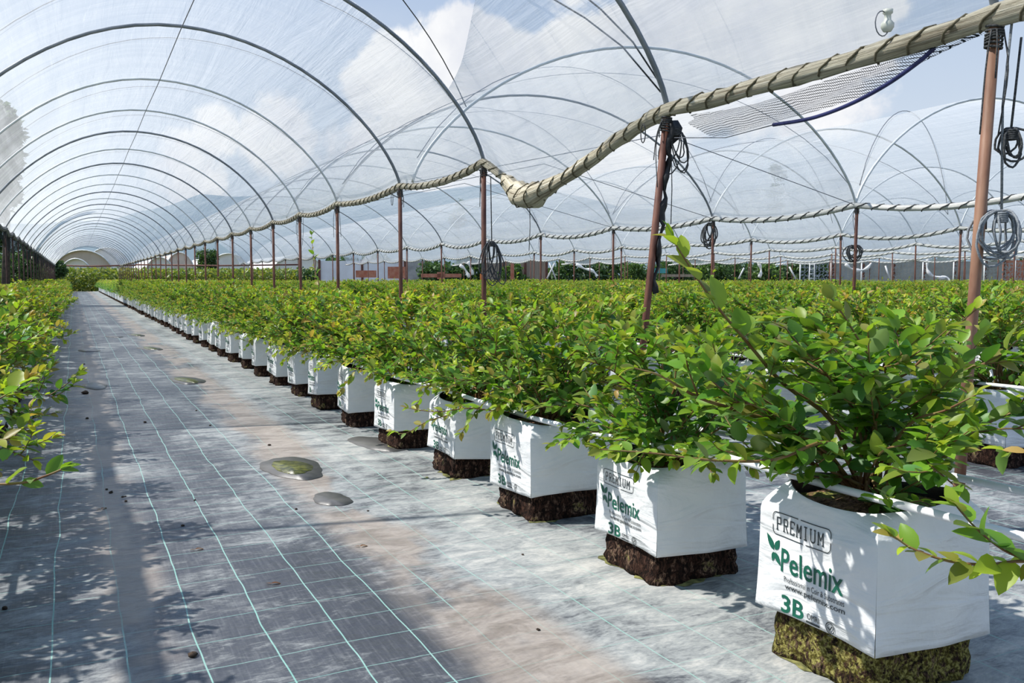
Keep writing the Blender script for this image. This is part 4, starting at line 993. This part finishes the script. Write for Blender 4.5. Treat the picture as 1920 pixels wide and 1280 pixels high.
for i, (x, y, a, lab) in enumerate(((366, 1030, .3, 'curled brown dead leaf in the middle of the aisle'), (190, 954, .9, 'dark twig like dead leaf at the left of the aisle'), (675, 1024, .2, 'small curled dead leaf right of the aisle middle'), (508, 1094, 0, 'thin dry twig on the cloth near the bottom'), (800, 895, 1.2, 'fallen yellow green leaf beside the fourth bag'))):
    p = at_Z(x, y, .004); n_ = 1; P = np.array([tuple(p), tuple(p)]); D = np.array([(math.cos(a), math.sin(a), .25), (math.cos(a+2.2), math.sin(a+2.2), .2)]); U = np.array([(0, 0, 1.), (0, .3, 1.)])
    me = leaves_mesh('dead_leaf', P, D, U, np.array([.035, .02]), np.array([.014, .008]), np.array([[.2, .09, .04]]*2 if i < 4 else [[.4, .42, .08]]*2), np.array([.5, .3]))
    tag(link('dead_leaf', me), lab, 'leaf')

# ------------------------------------------------------------------ far background
def dome(xc, ytop, wpx, d, depth, mt, lab):
    c = at_d(xc, 522, d); c.z = 0; hw = wpx/2*d/F; h = CAMZ+(522-ytop)*d/F; n = 22; V = []; fwd = Vector((0, 1, 0))
    rt = Vector((math.cos(YAW), -math.sin(YAW), 0))
    for s in (0, 1):
        for i in range(n+1):
            a = PI*i/n; V.append(tuple(c+rt*(-hw*math.cos(a))+fwd*depth*s+Vector((0, 0, h*math.sin(a)**.85))))
    f = [(i, i+1, n+2+i, n+1+i) for i in range(n)]
    t = empty('distant_tunnel', c); tag(t, lab, 'plastic tunnel', 'covered tunnels beyond the field'); mb = MB(); mb.add([tuple(Vector(v)-c) for v in V], f); mb.build('cover', mt, t)
    mb = MB(); mb.tube([Vector(V[i])-c+Vector((0, 0, .05)) for i in range(n+1)], .07, 6); mb.build('end_hoop', M['galv_light'], t)
    mb = MB(); mb.add([tuple(Vector(v)-c+fwd*.3) for v in V[:n+1]]+[(0, .3, 0)], [(i, i+1, n+1) for i in range(n)]); mb.build('end_sheet', mt, t)
dome(156, 470, 126, 92, 15, M['dome_tan'], 'tan covered tunnel beyond the end of the aisle')
dome(203, 465, 100, 112, 30, M['dome_white'], 'large white covered tunnel behind the tan one')
dome(143, 486, 70, 82, 6, M['dome_white'], 'low white covered tunnel in front of the tan one')
dome(300, 483, 62, 96, 26, M['dome_white'], 'pale covered tunnel right of the aisle end')
dome(338, 474, 62, 110, 26, M['dome_tan'], 'grey covered tunnel peeking over the gutters right of the aisle end')
dome(430, 476, 90, 105, 26, M['dome_white'], 'white covered tunnel behind the posts left of centre')
dome(560, 478, 110, 110, 26, M['dome_white'], 'long white covered tunnel behind the posts near centre')
dome(30, 478, 90, 100, 26, M['dome_white'], 'white covered tunnel behind the left posts')
# end bars of the tunnel
for x0, x1, y, lab in ((90, 255, 497, 'dark cross bar at the far end of the aisle tunnel'), (255, 560, 496, 'dark cross bar behind the distant posts right of the aisle end')):
    mb = MB(); a = at_d(x0, y, 68); b = at_d(x1, y, 68); mb.tube([a, (a+b)/2+Vector((0, 0, -.08)), b], .06, 6); tag(mb.build('cross_bar', M['rust']), lab, 'bar')
def leafball(name, centers, radii, n, size, cols, seed, zs=1.0):
    rr = np.random.default_rng(seed); P = []
    for c, r in zip(centers, radii):
        q = rr.normal(0, 1, (n, 3)); q /= np.linalg.norm(q, axis=1, keepdims=True); q *= rr.uniform(.55, 1.05, (n, 1)); P.append(q*np.array([r, r, r*zs])+np.array(c))
    P = np.concatenate(P); k = len(P); C = np.array(cols)[rr.integers(0, len(cols), k)]*rr.uniform(.6, 1.3, (k, 1))
    L = rr.uniform(.7, 1.3, k)*size; return leaves_mesh(name, P, rr.normal(0, 1, (k, 3)), rr.normal(0, 1, (k, 3))+np.array([0, 0, 1.]), L, L*.6, C, rr.uniform(0, .3, k), fine=False)
def tree(x, ytop, ybot, wpx, d, lab, seed, dark=True, n=260, nb=14, grp='trees beyond the field'):
    rr = np.random.default_rng(seed); c = at_d(x, 522, d); c.z = -.05; zt = CAMZ+(522-ytop)*d/F; zb = max(.5, CAMZ+(522-ybot)*d/F); w = wpx/2*d/F
    t = empty('tree', c); tag(t, lab, 'tree', grp); C_ = []; R_ = []
    for k in range(nb):
        a = rr.uniform(0, 6.28); f = rr.uniform(0, 1); q = w*.62*math.sqrt(rr.random())*(1-.35*f); C_.append((q*math.cos(a), q*math.sin(a), zb+(zt-zb)*(.12+.72*f))); R_.append(w*rr.uniform(.30, .48))
    cols = [(.045, .095, .03), (.065, .13, .04), (.04, .08, .035)] if dark else [(.08, .15, .04), (.11, .19, .05)]
    link('crown', leafball('crown', C_, R_, n, max(.22, w*.09), cols, seed), t)
    mb = MB(); mb.tube([(0, 0, 0), (.02*zt, 0, zt*.4), (0, .02*zt, zt*.75)], [w*.09+.05, w*.06+.04, .03], 8)
    for k in range(5): mb.tube([(0, 0, zt*.4), tuple(Vector(C_[k])*.9)], [w*.035+.02, .02], 6)
    mb.build('trunk', M['bark'], t)
tree(8, 178, 400, 120, 32, 'tall tree seen through the film at the left edge', 1, nb=22, n=420)
tree(-40, 330, 470, 120, 34, 'lower crown beside the tall tree at the left edge', 2, nb=14, n=300)
tree(40, 470, 522, 130, 62, 'dark bushy tree behind the left posts', 3)
tree(100, 488, 524, 60, 66, 'small dark tree at the left of the aisle end', 4)
tree(392, 470, 520, 60, 86, 'dark tree behind the distant tunnels right of the aisle end', 5)
tree(856, 374, 430, 50, 150, 'small hilltop tree above the film near centre', 6, nb=8)
tree(1450, 288, 420, 56, 120, 'tree showing hazily through the film at right', 7, nb=10)
for i, (x, w, yt, lab) in enumerate(((812, 90, 487, 'dark bush behind the crates near centre'), (1270, 110, 486, 'dark bush behind the leaning post'), (1375, 110, 486, 'dark bush right of the leaning post'), (1190, 70, 492, 'green bush beside the tan wall'), (960, 60, 490, 'green bush beside the shed wall'), (1440, 70, 494, 'green bush left of the ladder'), (1330, 60, 492, 'green bush left of the white tarpaulin'))):
    tree(x, yt, 528, w, 59.5, lab, 20+i, dark=(i < 3), n=200, nb=8, grp='bushes at the field edge')
n = 26000; q = rr_b = np.random.default_rng(19); xx = q.uniform(560, 2050, n); Pb = []
for x in xx:
    p = at_d(float(x), 522, 74+float(q.uniform(0, 3))); top_ = 2.35+.5*math.sin(x*.03)+.35*math.sin(x*.071+1); Pb.append((p.x, p.y, q.uniform(0, top_)))
me = leaves_mesh('treeline', np.array(Pb), q.normal(0, 1, (n, 3)), q.normal(0, 1, (n, 3)), q.uniform(.3, .6, n), q.uniform(.2, .35, n), np.array([(.035, .075, .03), (.05, .10, .035), (.07, .13, .04)])[q.integers(0, 3, n)], np.zeros(n), fine=False)
tag(link('treeline', me), 'dark green tree line along the horizon behind the field', 'trees', kind='stuff')
# hedge strip at the far end of the aisle
P = []; rr = np.random.default_rng(9)
n = 30000; Pm = np.stack([rr.uniform(-12, 26, n), rr.uniform(76.5, 82, n), rr.uniform(.05, 1.75, n)**1.0], 1)
me = leaves_mesh('hedge_strip', Pm, rr.normal(0, 1, (n, 3)), rr.normal(0, 1, (n, 3)), rr.uniform(.2, .4, n), rr.uniform(.12, .22, n), np.array([(.20, .26, .05), (.12, .18, .04), (.30, .30, .08)])[rr.integers(0, 3, n)], np.zeros(n), fine=False)
tag(link('hedge_strip', me), 'yellowish green crop strip across the far end of the aisle', 'hedge', kind='stuff')
def bx(name, x0, x1, y0, y1, d, mt, lab, cat, depth=.4, grp=None, parent=None):
    a = at_d(x0, 522, d); b = at_d(x1, 522, d); zt = CAMZ+(522-y0)*d/F; zb = max(0, CAMZ+(522-y1)*d/F); c = (a+b)/2
    mb = MB(); mb.box((0, 0, (zt-zb)/2), ((b-a).length, depth, zt-zb), 0, -YAW); o = mb.build(name, mt, smooth=False); o.location = (c.x, c.y, zb); tag(o, lab, cat, grp); return o
DB = 61
def wall_thing(name, x0, x1, y0, d, mt, lab, cat, posts=4):
    a = at_d(x0, 522, d); b = at_d(x1, 522, d); zt = CAMZ+(522-y0)*d/F; c = (a+b)/2; L = (b-a).length
    t = empty(name, (c.x, c.y, 0), -YAW); tag(t, lab, cat); mb = MB(); mb.box((0, 0, zt/2), (L, .2, zt)); mb.build('panel', mt, t, smooth=False)
    for k in range(posts): mb = MB(); mb.box((-L/2+L*k/(posts-1), -.16, zt/2+.05), (.16, .12, zt+.1)); mb.build('post', M['rust'], t, smooth=False)
wall_thing('shed_wall', 905, 1025, 487, DB, M['walltan'], 'tan plank shed wall behind the bushes near centre', 'wall')
wall_thing('block_wall', 760, 800, 489, DB+2, M['wallgrey'], 'grey block wall piece behind the crates', 'wall', 2)
wall_thing('far_wall', 1560, 1960, 490, DB+6, M['wallgrey'], 'long dark grey wall behind the wire fence at right', 'wall', 8)
wall_thing('dark_shed', 1880, 1990, 488, DB+1, M['brick'], 'reddish shed wall at the far right edge', 'wall', 2)
wall_thing('pale_wall', 600, 760, 489, DB+6, M['dome_white'], 'pale wall behind the red crates', 'wall', 3)
def fence(x0, x1, y0, d):
    a = at_d(x0, 522, d); b = at_d(x1, 522, d); zt = CAMZ+(522-y0)*d/F; c = (a+b)/2; L = (b-a).length; t = empty('wire_fence', (c.x, c.y, 0), -YAW)
    tag(t, 'grey wire mesh fence across the right background', 'fence'); mb = MB(); mb.add([(-L/2, 0, 0), (L/2, 0, 0), (L/2, 0, zt), (-L/2, 0, zt)], [(0, 1, 2, 3)], 0, [(0, 0), (L, 0), (L, zt), (0, zt)]); mb.build('wire_mesh', M['mesh_fence'], t, smooth=False)
    for k in range(9): mb = MB(); mb.tube([(-L/2+L*k/8, 0, 0), (-L/2+L*k/8, 0, zt+.1)], .05, 6); mb.build('post', M['galv_light'], t)
fence(1500, 1960, 491, DB-3)
def ladder(x, y0, y1, d):
    c = at_d(x, 522, d); z0, z1 = 0.0, CAMZ+(522-y0)*d/F; t = empty('ladder', (c.x, c.y, 0), -YAW); tag(t, 'white ladder standing at the fence behind the bushes', 'ladder')
    for s in (-1, 1): mb = MB(); mb.tube([(s*.16, 0, z0), (s*.13, 0, z1)], .035, 6); mb.build('rail', M['ladder'], t)
    for k in range(7): mb = MB(); z = z0+.2+(z1-z0-.3)*k/6; mb.tube([(-.15, 0, z), (.15, 0, z)], .025, 6); mb.build('rung', M['ladder'], t)
ladder(1522, 493, 522, 52)
for x0, x1, y0, y1, mt, lab, nm, cat in ((668, 705, 507, 520, 'brick', 'dull red crate stack behind the bushes near centre', 'crate_stack', 'crates'), (728, 760, 500, 522, 'brick', 'red brown crate stack behind the bushes, left of the white sacks', 'crate_stack', 'crates'), (790, 865, 513, 520, 'brick', 'low red pallet behind the bushes near centre', 'pallet', 'pallet'), (820, 834, 510, 523, 'brick', 'upright red board by the pallet', 'board', 'board'), (957, 964, 488, 524, 'brick', 'reddish timber upright before the tan shed wall', 'timber_post', 'post'), (900, 912, 513, 524, 'orange', 'small orange bin left of the tan shed wall', 'bin', 'bin'), (1226, 1250, 503, 512, 'teal', 'teal tub left of the leaning post', 'tub', 'tub'), (1240, 1300, 514, 519, 'walltan', 'low timber bench behind the leaning post', 'bench', 'bench')):
    bx(nm, x0, x1, y0, y1, 54, M[mt], lab, cat)
for i, (pts, lab) in enumerate((([(878, 490), (882, 500), (886, 515)], 'white rolled sheet hanging beside the crates'), ([(862, 497), (872, 505), (880, 520)], 'white sack like roll left of the tan shed wall'), ([(1080, 495), (1095, 503), (1112, 508), (1120, 518)], 'white bundled sheet sagging right of the tan wall'), ([(1585, 495), (1595, 503), (1610, 507), (1625, 503), (1634, 493)], 'white sheet slung like a hammock at the fence'), ([(1742, 478), (1738, 500), (1745, 515), (1762, 520), (1778, 522), (1784, 552)], 'white rolled sheet hanging in a hook shape at right'), ([(1422, 492), (1427, 505), (1424, 520)], 'white rolled sheet hanging left of the ladder'))):
    mb = MB(); P = cat_pts([at_d(x, y, 50) for x, y in pts], 5); mb.tube(P, [.075+.03*math.sin(k*.9) for k in range(len(P))], 8, lump=.12); tag(mb.build('hanging_sheet', M['dome_white']), lab, 'plastic sheet', 'bundled white sheets in the background')
for i, (x, y0, y1, dx) in enumerate(((1040, 493, 522, -14), (1030, 493, 522, 12), (1480, 500, 523, 12), (1660, 498, 522, 8), (1395, 502, 522, -10))):
    mb = MB(); mb.tube([at_d(x, y0, 52), at_d(x+dx, y1, 52)], .05, 6); tag(mb.build('prop_pole', M['ladder']), 'thin pale pole leaning in the background, %s of five from the left' % ORD[[1, 0, 3, 4, 2][i]], 'pole', 'leaning poles in the background')
